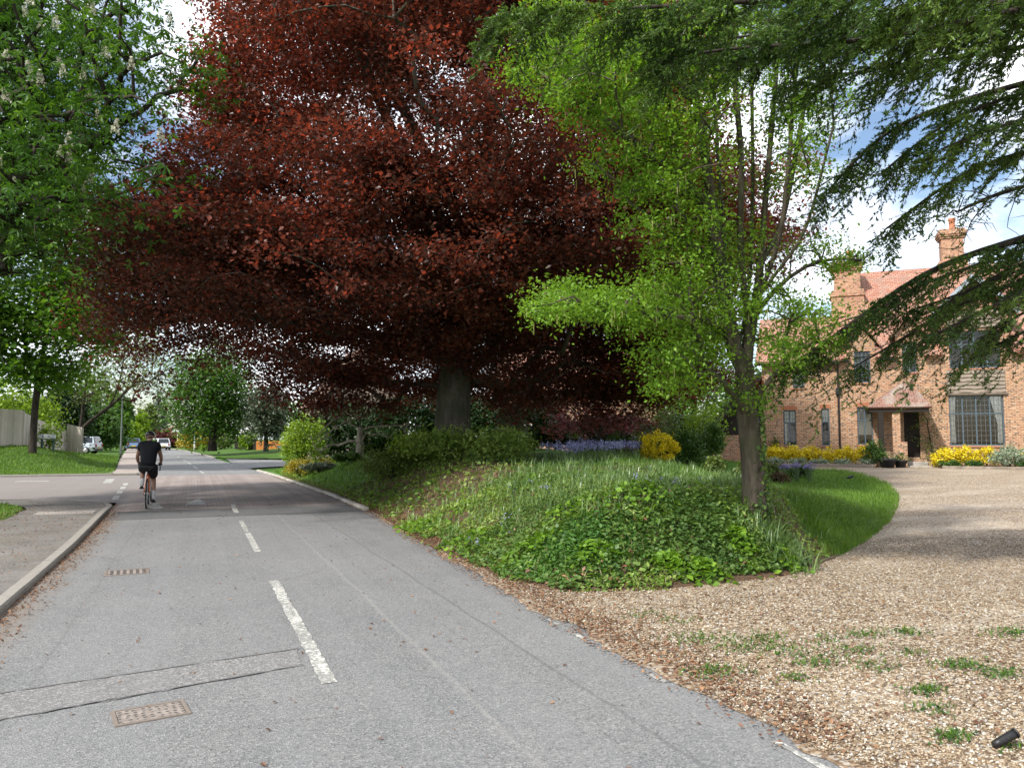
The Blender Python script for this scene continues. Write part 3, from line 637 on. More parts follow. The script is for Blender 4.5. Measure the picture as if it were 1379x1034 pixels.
for u_, v_, d_, su, sv, n_ in ((800, 110, 9.1, 60, 45, 52), (860, 60, 9.2, 70, 45, 52), (930, 110, 9.4, 60, 60, 40), (760, 60, 9.0, 40, 40, 24), (870, 180, 9.3, 64, 48, 28), (860, 250, 9.4, 36, 40, 14), (920, 240, 9.6, 48, 55, 19), (900, 330, 9.5, 46, 48, 16),
                           (940, 400, 9.6, 45, 40, 20), (960, 310, 9.8, 45, 55, 18), (800, 410, 9.0, 52, 15, 26), (730, 412, 8.9, 22, 8, 9), (865, 420, 9.2, 28, 12, 18), (900, 470, 9.5, 34, 26, 15), (960, 470, 9.8, 45, 30, 14), (1000, 520, 9.8, 30, 18, 7),
                           (1010, 380, 9.9, 40, 50, 20), (1000, 60, 9.7, 60, 60, 30), (1070, 120, 10.2, 45, 70, 30), (1040, 220, 10, 40, 50, 14), (1080, 440, 9.8, 45, 28, 22), (1120, 350, 10.5, 40, 18, 12), (1075, 480, 9.7, 26, 16, 9), (1100, 220, 9.8, 30, 40, 8), (900, 510, 9.6, 24, 14, 8), (700, 95, 9, 12, 8, 5), (900, -60, 9.4, 120, 50, 34), (975, 420, 11, 60, 60, 20), (1140, 60, 10.4, 60, 40, 14)):
    att += [at(u_ + RNG.randn() * su * .75, v_ + RNG.randn() * sv * .75, d_ + RNG.randn() * .45) for _ in range(n_)]
att = np.array(att)
yt = plant('young_hornbeam', 'slender young tree with bright green leaves, hanging catkins and ivy on its trunk', 'tree', sk, att, .132, 135, (.15, .15, .115), .052, .027, LF_YOUNG, BARK_Y, .5, .6, seg=.22, rmin=.004, flare=.35, kpath=.3, bend=.1)
sel = RNG.randint(0, len(att), 700); top = att[sel] + RNG.randn(700, 3) * [.16, .16, .05] - [0, 0, .03]; V = []; ln = RNG.uniform(.06, .12, 700)
for p, l_ in zip(top, ln):
    a = RNG.rand() * 6.28; dx, dy = .006 * math.cos(a), .006 * math.sin(a); V += [(p[0] - dx, p[1] - dy, p[2]), (p[0] + dx, p[1] + dy, p[2]), (p[0] + dx * .8, p[1] + dy * .8, p[2] - l_), (p[0] - dx * .8, p[1] - dy * .8, p[2] - l_)]
npmesh('catkin_tassel', V, np.arange(2800).reshape(-1, 4), m_leaf('catkin', (.2, .22, .06), (.3, .3, .09), (.38, .36, .14), .3), yt, RNG.rand(700), off=b, kind='stuff')
P = []                                                            # ivy climbing the lower trunk
for _ in range(420):
    h = RNG.rand() ** 1.6 * 1.35; a = RNG.normal(-.5, .55 + .5 * (1 - h)); rr = .146 + .05 * math.exp(-h / .35) + .012; c = b + [0, 0, h] - [.02 * h, 0, 0]
    P.append(c + [math.cos(a) * rr, math.sin(a) * rr, .05])
V, Q = leafmesh(np.array(P), .06, .05, .0, .3); npmesh('ivy_foliage', V, Q, LF_IVY, yt, RNG.rand(len(P)), off=b)

# ------------------------------------------------------------------ the horse chestnut over the left verge
b = np.array([*at(-175, 600, 16)[:2], .15])
ctr = at(-140, 130, 16.0); att = ell(ctr + np.array([0, 0, .2]), (4.2, 4.6, 5.2), 760, .55, zlo=-.8, lump=.08)
for u_, v_, d_, s_, n_ in ((150, 150, 14.6, .35, 12), (150, 60, 14.5, .35, 12), (60, 250, 13.5, .6, 14), (100, 60, 13, .9, 24), (60, 150, 12, .8, 20), (150, 10, 15, .35, 8), (255, 95, 15.5, .18, 4), (262, 115, 15.5, .12, 2)):
    att = np.vstack([att, at(u_, v_, d_) + RNG.randn(n_, 3) * s_])
sk = [[b, b + [.1, 0, 2.2], b + [.2, .1, 4], b + [.1, 0, 7], b + [0, 0, 10.5]], [b + [.15, 0, 3.4], at(-20, 260, 15), at(110, 200, 14.5), at(190, 150, 14.6)], [b + [.2, 0, 4.4], at(-40, 150, 14), at(60, 110, 13.2)]]
t = thing('horse_chestnut', 'big horse chestnut at the left edge with white blossom candles among dark leaves', 'tree', b)
P, par, r = grow(sk, att, .34, .5, .12, .3, .012); V, Q = tubes(P, par, r, .3); npmesh('trunk', V, Q, BARK_D, t, None, True, b)
def palmate(att, per, sig, Ln, W, rng=RNG):
    n = len(att); k = np.repeat(np.arange(n), per); C = att[k] + rng.randn(len(k), 3) * sig; m = len(C)
    nr = rng.randn(m, 3) * .55; nr[:, 2] = 1; nr /= np.linalg.norm(nr, axis=1)[:, None]; a0 = rng.randn(m, 3); a0 -= nr * (a0 * nr).sum(1)[:, None]; a0 /= np.linalg.norm(a0, axis=1)[:, None]; b0 = np.cross(nr, a0)
    Vs = []; var = []; base_v = np.clip(rng.rand(n)[k] * .5 + rng.rand(m) * .5, 0, 1); s = rng.uniform(.7, 1.2, m)[:, None]
    for j, (an, f) in enumerate(((-2.2, .6), (-1.15, .9), (0, 1.0), (1.15, .9), (2.2, .6))):
        ax = a0 * math.cos(an) + b0 * math.sin(an) - nr * .45; sd_ = np.cross(nr, ax); sd_ /= np.linalg.norm(sd_, axis=1)[:, None]; L_ = Ln * f * s; w = W * f * s / 2; mid = C + ax * L_ * .62
        Vs.append(np.stack([C, mid + sd_ * w + nr * w * .2, C + ax * L_ - nr * L_ * .12, mid - sd_ * w + nr * w * .2], 1)); var.append(base_v)
    return np.concatenate(Vs).reshape(-1, 3), np.arange(4 * m * 5).reshape(-1, 4), np.concatenate(var)
V, Q, var = palmate(att, 27, np.array([.42, .42, .24]), .135, .056); npmesh('crown', V, Q, LF_CHEST, t, var, off=b)
V = []; Q = []                                                    # one candle, then copies
for k in range(46):
    h = k / 46; a = k * 2.4; rr = .045 * (1 - h) ** .7 + .008; p = np.array([math.cos(a) * rr, math.sin(a) * rr, h * .2]); e = RNG.randn(3) * .012; f = RNG.randn(3) * .012
    V += [p - e, p + f, p + e, p - f]
cm = npmesh('blossom_candle', V, np.arange(4 * 46).reshape(-1, 4), LF_CREAM, t, RNG.rand(46))
best = {}
for p in att:                                                     # the outermost clusters carry the candles
    r_ = p[0] * cY - p[1] * sY; f_ = p[0] * sY + p[1] * cY; u_ = 689.5 + F * r_ / f_; v_ = 590 - F * (p[2] - HC) / f_; k_ = (int(u_ // 24), int(v_ // 24))
    if -10 < u_ < 240 and -30 < v_ < 300 and (k_ not in best or f_ < best[k_][0]): best[k_] = (f_, p)
vis = [q[1] for q in best.values()]; RNG.shuffle(vis)
for k, p in enumerate(vis[:95]):
    c = cm if k == 0 else cm.copy()
    if k: COL.objects.link(c); c.parent = t
    q = p + np.array([RNG.randn() * .15 - sY * .75, RNG.randn() * .15 - cY * .75, .22 + RNG.rand() * .2]) - b; c.location = tuple(q); s = RNG.uniform(.8, 1.25); c.scale = (s, s, s); c.rotation_euler = (RNG.randn() * .15, RNG.randn() * .15, RNG.rand() * 6)

# ------------------------------------------------------------------ cedar boughs reaching in from the right
b = np.array([*at(1690, 620, 9.5)[:2], 0.0]); b[2] = float(drivez(b[0], b[1])) - .05
hub = lambda z: b + [0, 0, z]
t = thing('cedar_tree', 'dark cedar outside the right edge whose needled boughs overhang lawn and house', 'tree', b)
sk = [[hub(0), hub(2), hub(4), hub(6.5), hub(9)]]
BR = [((1550, 262, 9.2), (1450, 296, 9.1), (1379, 322, 9.0), (1290, 346, 9.1), (1225, 378, 9.3), (1160, 425, 9.5), (1100, 470, 9.6), (1052, 498, 9.7)),
      ((1540, 330, 8.6), (1440, 365, 8.5), (1379, 392, 8.4), (1310, 425, 8.5), (1260, 450, 8.6), (1225, 468, 8.7)),
      ((1540, 300, 9.6), (1420, 335, 9.6), (1340, 372, 9.6), (1290, 400, 9.7), (1215, 420, 9.8)),
      ((1560, 60, 8.6), (1460, 92, 8.4), (1379, 112, 8.3), (1285, 138, 8.3), (1200, 168, 8.4), (1150, 215, 8.5), (1112, 262, 8.6)),
      ((1560, 160, 8.4), (1450, 190, 8.2), (1379, 205, 8.1), (1310, 222, 8.1), (1255, 262, 8.2), (1210, 296, 8.3), (1188, 312, 8.3)),
      ((1560, 110, 7.6), (1450, 140, 7.4), (1379, 160, 7.3), (1310, 180, 7.3), (1250, 210, 7.4)),
      ((1560, -30, 7.2), (1440, 0, 7.0), (1330, 22, 6.9), (1220, 48, 6.9), (1120, 60, 7.0), (1020, 62, 7.1), (930, 70, 7.2), (880, 88, 7.2)),
      ((1560, -90, 6.8), (1400, -45, 6.6), (1250, -18, 6.5), (1100, 0, 6.5), (960, 4, 6.6), (860, 12, 6.7), (770, 14, 6.8), (700, 20, 6.9), (672, 30, 6.9)),
      ((1560, 20, 7.8), (1440, 50, 7.6), (1340, 72, 7.6), (1240, 82, 7.7), (1150, 100, 7.8), (1060, 108, 7.9)),
      ((1560, -60, 8.2), (1400, -20, 8.0), (1280, 8, 8.0), (1180, 24, 8.0), (1080, 22, 8.1), (1000, 30, 8.2)),
      ((1540, 360, 9.4), (1460, 400, 9.3), (1400, 440, 9.2), (1340, 462, 9.2), (1300, 490, 9.2)),
      ((1540, 300, 9.3), (1450, 350, 9.2), (1379, 378, 9.1), (1300, 405, 9.2), (1240, 440, 9.3), (1180, 478, 9.4), (1130, 505, 9.5)),
      ((1540, 330, 9.0), (1450, 345, 9.0), (1379, 360, 9.0), (1310, 385, 9.0), (1250, 425, 9.1)),
      ((1540, 280, 9.8), (1400, 330, 9.8), (1300, 362, 9.9), (1230, 385, 10), (1150, 440, 10.1), (1110, 480, 10.2)),
      ((1560, 320, 8.9), (1460, 380, 8.8), (1390, 415, 8.8), (1340, 440, 8.8), (1310, 465, 8.9)),
      ((1560, 60, 8.0), (1450, 110, 7.9), (1350, 130, 7.9), (1260, 170, 8.0), (1180, 240, 8.1)),
      ((1560, -70, 7.4), (1420, -10, 7.3), (1300, 14, 7.3), (1180, 30, 7.4), (1080, 40, 7.5), (980, 52, 7.6), (900, 60, 7.7)),
      ((1560, 215, 9.0), (1450, 240, 9.0), (1379, 248, 9.0), (1330, 262, 9.0), (1290, 285, 9.0))]
# (needles per shoot scale, hang) of each bough
DEN = [1.1, .9, .8, 1.0, .9, .9, 1.35, 1.6, 1.0, 1.0, .9, .85, .75, .85, .85, .9, 1.5, .35]
STOP = [.0] * len(BR)
for q, p in zip(BR, DEN):
    L_ = [at(*x) for x in q]; d0 = L_[0]; h = d0[2] - .4; sk.append([hub(h), (hub(h) + d0) / 2 + [0, 0, .1], *L_])
Pn, Ax = [], []; TP = []
for q, (B_, den) in enumerate(zip(BR, DEN)):
    L_ = np.array([at(*x) for x in B_]); d = np.r_[0, np.cumsum(np.linalg.norm(np.diff(L_, axis=0), axis=1))]; tot = d[-1]
    for s in np.arange(.2, tot, .066 / den):
        p = np.array([np.interp(s, d, L_[:, k]) for k in range(3)]); tg = np.array([np.interp(s + .1, d, L_[:, k]) - np.interp(s - .1, d, L_[:, k]) for k in range(3)]); tg /= np.linalg.norm(tg)
        if RNG.rand() < .12: continue
        sgn = RNG.choice([-1, 1]); hang = RNG.rand() ** 2 * .8; sdv = np.cross(tg, [0, 0, 1]); sdv /= np.linalg.norm(sdv); dr = tg * RNG.uniform(.25, .8) + sdv * sgn * RNG.uniform(.3, 1.0) + np.array([0, 0, RNG.uniform(-.35, .15)]); dr /= np.linalg.norm(dr)
        ln_ = RNG.uniform(.3, .95) * (1 - .4 * s / tot); m = 5
        tw = np.array([p + dr * ln_ * k / m - np.array([0, 0, (.3 + hang) * ln_ * (k / m) ** 2]) for k in range(m + 1)]); TP.append(tw)
        for k in range(2, m * 3 + 1):                               # little side shoots of the spray
            w = k / (m * 3); c = p + dr * ln_ * w - np.array([0, 0, (.3 + hang) * ln_ * w * w]); sd2 = np.cross(dr, [0, 0, 1.0]); sd2 = sd2 / (np.linalg.norm(sd2) + 1e-6) * (1 if k % 2 else -1)
            e = dr * .7 + sd2 * RNG.uniform(.4, 1.0) + np.array([0, 0, RNG.uniform(-.75, .1)]); e /= np.linalg.norm(e); l2 = RNG.uniform(.08, .22); TP.append(np.array([c, c + e * l2]))
            nn = int(15 * min(den, 1.2)); f = RNG.rand(nn)[:, None]; Pn.append(c + e * l2 * f + RNG.randn(nn, 3) * .008); Ax.append(np.repeat((e + dr * .3)[None], nn, 0))
Pn = np.vstack(Pn); Ax = np.vstack(Ax)
V, Q = leafmesh(Pn, .052, .015, .3, .05, .1, axis=Ax, axr=.75)
cl = vnoise(Pn[:, 0] + Pn[:, 2], Pn[:, 1] + Pn[:, 2] * .7, .5, 12); npmesh('crown', V, Q, LF_CEDAR, t, np.clip(cl * .7 + RNG.rand(len(Pn)) * .4 - .05, 0, 1), off=b)
# bare twigs in front of the sky
VV = []; QQ = []; o_ = 0
tw_att = np.array([at(u_, v_, 9.0 + RNG.randn() * .2) for u_, v_ in zip(RNG.uniform(1255, 1400, 60), RNG.uniform(225, 345, 60))])
P, par, r = grow([[at(*x) for x in BR[-1]]], tw_att, .022, .25, .14, .25, .004, expo=2.0); V, Q = tubes(P, par, r); VV.append(V); QQ.append(Q); o_ += len(V)
mb = MB(); mb.tube([hub(-.2), hub(1), hub(3), hub(6), hub(10), hub(14)], [.62, .46, .42, .36, .26, .12], 14)
for S, R0 in zip(sk[1:], (.085, .06, .05, .075, .06, .05, .075, .07, .06, .06, .055, .05, .05, .05, .05, .05, .05, .05, .03)):
    S = np.array(S); d_ = np.r_[0, np.cumsum(np.linalg.norm(np.diff(S, axis=0), axis=1))]; s_ = np.arange(0, d_[-1], .25); C = np.stack([np.interp(s_, d_, S[:, k]) for k in range(3)], 1)
    for _ in range(3): C[1:-1] = C[1:-1] * .5 + (C[:-2] + C[2:]) * .25
    mb.tube(C, R0 * (1 - .9 * (s_ / d_[-1]) ** .8) + .004, 8)
V = np.array(mb.v); VV.append(V); QF = [q for q in mb.f if len(q) == 4]; QQ.append(np.array(QF) + o_); o_ += len(V)
for tw in TP:
    k = 3; T, A, B = frames(tw); rr = np.linspace(.0045, .002, len(tw)); an = np.arange(3) * 2.0944
    W = tw[:, None] + rr[:, None, None] * (np.cos(an)[None, :, None] * A[:, None] + np.sin(an)[None, :, None] * B[:, None]); m = len(tw); i = np.arange(m - 1)[:, None] * k; j = np.arange(k)[None]; j2 = (j + 1) % k
    QQ.append(np.stack([i + j, i + j2, i + k + j2, i + k + j], -1).reshape(-1, 4) + o_); VV.append(W.reshape(-1, 3)); o_ += m * k
npmesh('trunk', np.vstack(VV), np.vstack(QQ), BARK_D, t, None, True, b)
# ------------------------------------------------------------------ building materials
def m_brick(name, c1, c2, dark, mortar):
    t = NT(name); o = t.obj(); x, y, z = t.xyz(o); v = t.vec(t.math('ADD', x, y), z)
    br = t.n('ShaderNodeTexBrick', {'Vector': v, 'Color1': c1, 'Color2': c2, 'Mortar': mortar, 'Scale': 1.0, 'Mortar Size': .009, 'Mortar Smooth': .2, 'Bias': -.1, 'Brick Width': .19, 'Row Height': .068})
    ce = t.n('ShaderNodeTexWhiteNoise', {'Vector': t.vec(t.math('FLOOR', t.math('DIVIDE', t.math('ADD', x, y),   .095)), t.math('FLOOR', t.math('DIVIDE', z, .068)))}, noise_dimensions='3D').outputs['Value']
    c = t.mix(t.ramp(ce, [(.70, 0.0), (.80, .85)]), br.outputs['Color'], dark)
    c = t.mix(t.ramp(ce, [(.0, .65), (.16, 0.0)]), c, (.52, .36, .25))
    c = t.mix(t.ramp(t.noise(o, .9, 5), [(.35, .35), (.65, 0.0)]), c, t.mix(.5, c, (.5, .33, .2)))
    c = t.mix(br.outputs['Fac'], c, mortar)
    return t.done(t.bsdf(c, .9, .15, 0.0, t.bump(t.math('ADD', t.math('MULTIPLY', br.outputs['Fac'], -1.0), t.math('MULTIPLY', t.noise(o, 40, 3), .5)), .6, .012)))
BRICK = m_brick('brick', (.29, .125, .062), (.40, .215, .118), (.10, .06, .045), (.42, .355, .27))
BRICK_C = m_brick('brick_chimney', (.34, .15, .09), (.46, .24, .14), (.15, .08, .06), (.36, .29, .22))
def m_tiles(name, c0, c1, lich, sl=1.4):
    t = NT(name); o = t.obj(); x, y, z = t.xyz(o); v = t.vec(t.math('ADD', x, t.math('MULTIPLY', y, .02)), t.math('MULTIPLY', z, sl))
    br = t.n('ShaderNodeTexBrick', {'Vector': v, 'Color1': c0, 'Color2': c1, 'Mortar': (.05, .03, .025), 'Scale': 1.0, 'Mortar Size': .008, 'Brick Width': .19, 'Row Height': .14})
    row = t.math('FRACT', t.math('DIVIDE', t.math('MULTIPLY', z, sl), .14))
    wv = t.math('ABSOLUTE', t.math('SINE', t.math('MULTIPLY', x, 16.53)))
    c = t.mix(t.ramp(t.noise(o, 2.2, 6), [(.45, 0.0), (.65, .6)]), br.outputs['Color'], lich)
    return t.done(t.bsdf(c, .85, .2, 0.0, t.bump(t.math('ADD', t.math('MULTIPLY', row, -.8), t.math('MULTIPLY', wv, .6)), .7, .035)))
TILE = m_tiles('roof_tile', (.31, .14, .095), (.41, .22, .16), (.25, .18, .145))
TILE_P = m_tiles('roof_tile_old', (.20, .11, .085), (.27, .15, .115), (.30, .28, .24))
TILE_B = m_tiles('roof_tile_brown', (.25, .15, .11), (.32, .2, .15), (.26, .22, .18))
FRAME = m_plain('window_paint', (.07, .098, .12), .45, .4, 0, .12, 9)
OAK = m_plain('dark_timber', (.022, .016, .012), .7, .3, 0, .4, 8, .3)
LEAD = m_plain('lead_flashing', (.33, .37, .42), .4, .5, .4, .2, 5)
WHITE = m_plain('white_paint', (.62, .62, .6), .5)
CURT = m_plain('curtain_cloth', (.85, .84, .8), .9, .1, 0, .05, 12)
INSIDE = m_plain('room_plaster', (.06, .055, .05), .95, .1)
BLACK = m_plain('black_iron', (.012, .012, .013), .5)
def m_glass():
    t = NT('window_glass'); fr = t.n('ShaderNodeFresnel', {'IOR': 1.5}).outputs[0]
    f = t.math('ADD', t.math('MULTIPLY', fr, 1.0), .015)
    g = t.n('ShaderNodeBsdfGlossy', {'Color': (.9, .95, 1.0), 'Roughness': .03, 'Normal': t.bump(t.noise(t.obj(), 2.5, 2), .05, .02)}).outputs[0]
    tr = t.n('ShaderNodeBsdfTransparent', {'Color': (.94, .96, .96)}).outputs[0]
    return t.done(t.n('ShaderNodeMixShader', {0: f, 1: tr, 2: g}).outputs[0])
GLASS = m_glass()
def m_waney():
    t = NT('waney_board'); o = t.obj(); mp = t.n('ShaderNodeMapping', {'Vector': o, 'Scale': (.5, .5, 9)}).outputs[0]
    n = t.noise(mp, 3, 7, .7); c = t.ramp(n, [(.3, (.10, .075, .055)), (.7, (.33, .28, .225))]); return t.done(t.bsdf(c, .85, .2, 0.0, t.bump(n, .5, .02)))
WANEY = m_waney()

# ------------------------------------------------------------------ the brick house
A0 = np.array(rf((1030 - 689.5) / F * 35.5, 35.5)); B0 = np.array(rf((1400 - 689.5) / F * 31.5, 31.5))
RZ = math.atan2(*(B0 - A0)[::-1]); HU = (B0 - A0) / np.linalg.norm(B0 - A0); HN = np.array([HU[1], -HU[0]])
house = thing('brick_house', 'large old orange brick house with red tiled roof, two chimneys and slate blue windows', 'house', (*A0, 0), RZ)
hw = lambda u, o_, z=0: np.array([*(A0 + HU * u + HN * o_), z])       # house coordinates -> world
def wall_front(u0, u1, z0, z1, holes, y=0.0, rev=.16):
    """front face at local y, with openings (a, b, c, d) = u and z ranges, plus their reveals"""
    us = sorted({u0, u1, *[h[0] for h in holes], *[h[1] for h in holes]}); zs = sorted({z0, z1, *[h[2] for h in holes], *[h[3] for h in holes]}); mb = MB()
    for a, b in zip(us[:-1], us[1:]):
        for c, d in zip(zs[:-1], zs[1:]):
            if any(h[0] <= a and b <= h[1] and h[2] <= c and d <= h[3] for h in holes): continue
            mb.add([(a, y, c), (b, y, c), (b, y, d), (a, y, d)], [(0, 1, 2, 3)])
    for a, b, c, d in holes:
        q = y + rev; mb.add([(a, y, c), (b, y, c), (b, y, d), (a, y, d), (a, q, c), (b, q, c), (b, q, d), (a, q, d)], [(0, 4, 5, 1), (1, 5, 6, 2), (2, 6, 7, 3), (3, 7, 4, 0)])
    return mb
WIN = [(.80, 1.34, 1.27, 2.88), (2.41, 2.75, 1.27, 2.92), (3.88, 4.50, 1.32, 2.98), (1.24, 1.75, 3.88, 4.60), (3.82, 4.48, 4.05, 5.45), (5.75, 6.30, 4.45, 5.75), (7.46, 9.46, 1.29, 3.40), (7.55, 9.42, 4.55, 6.15)]
DOOR = (5.72, 6.32, .78, 2.72)
mb = wall_front(-.1, 14.0, .0, 5.2, [w for w in WIN[:4]] + [(3.82, 4.48, 4.05, 5.2), (5.75, 6.30, 4.45, 5.2), WIN[6], (7.55, 9.42, 4.55, 5.2), DOOR])
mb.add([(-.1, 0, 0), (-.1, 7, 0), (-.1, 7, 5.2), (-.1, 0, 5.2), (-.1, 3.5, 7.4)], [(0, 3, 4, 2, 1)])
mb.add([(14, 0, 0), (14, 7, 0), (14, 7, 5.2), (14, 0, 5.2)], [(0, 1, 2, 3)]); mb.add([(-.1, 7, 0), (14, 7, 0), (14, 7, 5.2), (-.1, 7, 5.2)], [(0, 3, 2, 1)])
mb.build('wall', BRICK, house)
# dormers standing on the wall plate
for a, b, top, holes in ((3.62, 4.68, 5.75, [(3.82, 4.48, 5.2, 5.45)]), (5.5, 6.55, 6.05, [(5.75, 6.30, 5.2, 5.75)]), (7.25, 9.75, 6.9, [(7.55, 9.42, 5.2, 6.15)])):
    m2 = wall_front(a, b, 5.2, top, holes); m2.add([(a, 0, 5.2), (a, 0, top), (a, top - 5.0, top)], [(0, 1, 2)]); m2.add([(b, 0, 5.2), (b, 0, top), (b, top - 5.0, top)], [(0, 2, 1)])
    if b - a > 2: m2.add([(a, 0, top), (b, 0, top), ((a + b) / 2, 0, top + 1.3)], [(0, 1, 2)])
    m2.build('dormer_wall', BRICK, house)
def window(a, b, c, d, nc, nr, lead=True, curtain=None, top=True):
    y = .09; w = .05; m = MB()
    m.box(a, a + w, y - .035, y + .03, c, d).box(b - w, b, y - .035, y + .03, c, d).box(a + w, b - w, y - .035, y + .03, d - w, d).box(a + w, b - w, y - .035, y + .03, c, c + w)
    us = np.linspace(a, b, nc + 1)
    for u in us[1:-1]: m.box(u - .028, u + .028, y - .03, y + .025, c + w, d - w)
    tr = c + (d - c) * .64 if top else None
    if top:
        for p, q in zip(us[:-1], us[1:]): m.box(p + (w if p == us[0] else .028), q - (w if q == us[-1] else .028), y - .025, y + .02, tr - .025, tr + .025)
    f = m.build('window', FRAME, house, bevel=.004)
    MB().add([(a + .01, y, c + .01), (b - .01, y, c + .01), (b - .01, y, d - .01), (a + .01, y, d - .01)], [(0, 1, 2, 3)]).build('pane', GLASS, f)
    if lead:
        k = MB()
        for p, q in zip(us[:-1], us[1:]):
            n = max(2, int(round((q - p) / .15)))
            for i in range(1, n): k.box(p + (q - p) * i / n - .006, p + (q - p) * i / n + .006, y - .008, y - .001, c + w, d - w)
        n = int((d - c) / .2)
        for i in range(1, n): k.box(a + w, b - w, y - .011, y - .0085, c + (d - c) * i / n - .006, c + (d - c) * i / n + .006)
        k.build('leading', m_plain('lead_came', (.12, .125, .13), .5), f)
    if curtain:
        for p, q, z0, z1, gather in curtain:
            V = []; n = 24
            for i in range(n + 1):
                s = i / n
                for z, sq in ((z1, 1.0), (z0 + (z1 - z0) * .4, gather), (z0, gather * 1.1)):
                    e = p if gather > 0 else q; u = (e + (q - p) * s * abs(sq)) if gather > 0 else (e - (q - p) * s * abs(sq)); V.append((u, y + .045 + .02 * math.sin(s * 24), z))
            Q = np.array([(i * 3 + j, i * 3 + j + 1, i * 3 + j + 4, i * 3 + j + 3) for i in range(n) for j in range(2)]); npmesh('curtain', V, Q, CURT, f, None, True)
    MB().box(a - .06, b + .06, -.05, .08, c - .07, c - .003).build('sill', m_plain('sill_brick', (.36, .17, .1), .85), f, bevel=.006)
    R_ = MB().box(a - .02, b + .02, .6, .62, c - .02, d + .02); return f
window(*WIN[0], 2, 1, True, [(.84, 1.32, 2.3, 2.86, 1.0), (.84, .95, 1.3, 2.86, 1.0)]); window(*WIN[1], 1, 1, True, [(2.45, 2.72, 2.3, 2.9, 1.0)])
window(*WIN[2], 2, 1, False, [(3.93, 4.47, 1.75, 2.95, 1.0)]); window(*WIN[3], 2, 1, False, [(1.3, 1.7, 3.95, 4.55, 1.0)], False)
window(*WIN[4], 2, 1, True, None); window(*WIN[5], 2, 1, False, [(5.8, 6.25, 4.5, 5.7, .5)])
window(*WIN[6], 4, 1, True, [(7.52, 7.72, 1.4, 3.35, .8), (8.98, 9.44, 1.4, 3.35, -.45)]); window(*WIN[7], 4, 1, False, None)
# segmental brick heads over the small windows
for a, b, c, d in WIN[:3]:
    m = MB(); n = 9
    for i in range(n):
        s = (i + .5) / n; u = a - .06 + (b - a + .12) * s; h = .05 * math.sin(math.pi * s); w_ = (b - a + .12) / n * .46; m.box(u - w_, u + w_, -.008, .05, d - .0 + h * .6, d + .17 + h * .6)
    m.build('window_arch', m_plain('arch_brick', (.40, .16, .09), .9, .15, 0, .35, 9, .2), house)
# waney edged boarding between the bay windows
m = MB(); random.seed(8)
def waney(u0, u1, z0, z1):
    n = int(round((z1 - z0) / .17))
    for i in range(n):
        z = z0 + (z1 - z0) * i / n; h = (z1 - z0) / n + .03; V = []; k = 14; ph = random.random() * 9
        for j in range(k + 1):
            u = u0 + (u1 - u0) * j / k; lo = z + .018 * math.sin(j * 1.3 + ph) + .012 * math.sin(j * 2.9 + ph * 2); V += [(u, -.075, lo), (u, -.018, z + h)]
        m.add(V, [(2 * j, 2 * j + 2, 2 * j + 3, 2 * j + 1) for j in range(k)]); m.add([(p[0], p[1] + .03, p[2]) for p in V], [(2 * j, 2 * j + 2, 2 * j + 3, 2 * j + 1) for j in range(k)])
waney(7.42, 9.54, 3.52, 4.48); m.build('weatherboarding', WANEY, house); m = MB(); waney(7.5, 9.5, 6.25, 6.98); m.build('weatherboarding', WANEY, house)
MB().box(7.36, 9.6, -.1, .02, 3.42, 3.5).box(8.86, 8.98, -.1, -.076, 3.52, 4.48).build('bressumer_beam', m_plain('grey_oak', (.2, .165, .13), .85, .2, 0, .4, 7, .3), house, bevel=.01)
# roofs
def slab(P, mat, name='roof', th=.12, thick_dir=(0, 0, 1)):
    P = [np.array(p, float) for p in P]; n = np.cross(P[1] - P[0], P[2] - P[0]); n /= np.linalg.norm(n); n = n if n[2] > 0 else -n
    k = len(P); return MB().add([*(tuple(p) for p in P), *(tuple(p + n * th) for p in P)], [tuple(range(k))[::-1], tuple(range(k, 2 * k))] + [(i, (i + 1) % k, (i + 1) % k + k, i + k) for i in range(k)]).build(name, mat, house)
slab([(-.35, -.3, 5.0), (3.3, -.3, 5.0), (3.3, 3.5, 7.5), (-.35, 3.5, 7.5)], TILE); slab([(-.35, 7.2, 5.0), (3.3, 7.2, 5.0), (3.3, 3.5, 7.5), (-.35, 3.5, 7.5)], TILE)
MS = lambda y: 5.05 + (y + .3) * 1.07
slab([(3.3, 1.4, MS(1.4)), (14.3, 1.4, MS(1.4)), (14.3, 4.0, MS(4)), (3.3, 4.0, MS(4))], TILE)
for a, b, y0 in ((3.3, 3.62, -.3), (3.62, 4.68, .36), (4.68, 5.5, -.3), (5.5, 6.55, .64), (6.55, 7.25, -.3), (7.25, 9.75, 1.37), (9.75, 14.3, -.3)): slab([(a, y0, MS(y0)), (b, y0, MS(y0)), (b, 1.4, MS(1.4)), (a, 1.4, MS(1.4))], TILE)
slab([(3.3, 8.0, 5.05), (14.3, 8.0, 5.05), (14.3, 4.0, 9.65), (3.3, 4.0, 9.65)], TILE)
MB().add([(3.32, 0, 5.0), (3.32, 7.8, 5.0), (3.32, 4.0, 9.55)], [(0, 2, 1)]).build('gable_wall', BRICK, house)
for a, b, top in ((3.55, 4.75, 5.75), (5.43, 6.62, 6.05)):              # half hipped dormer roofs
    c = (a + b) / 2; r = top + .85; y2 = (r - 5.05) / 1.07 - .3
    slab([(a - .12, -.25, top - .1), (c, -.25, r), (c, y2, r), (a - .12, (top - 5.15) / 1.07 - .3, top - .1)], TILE, 'dormer_roof', .09)
    slab([(b + .12, -.25, top - .1), (c, -.25, r), (c, y2, r), (b + .12, (top - 5.15) / 1.07 - .3, top - .1)], TILE, 'dormer_roof', .09)
    MB().add([(a, 0, top), (b, 0, top), (c, 0, r - .12)], [(0, 1, 2)]).build('dormer_gable', BRICK, house)
c = 8.5
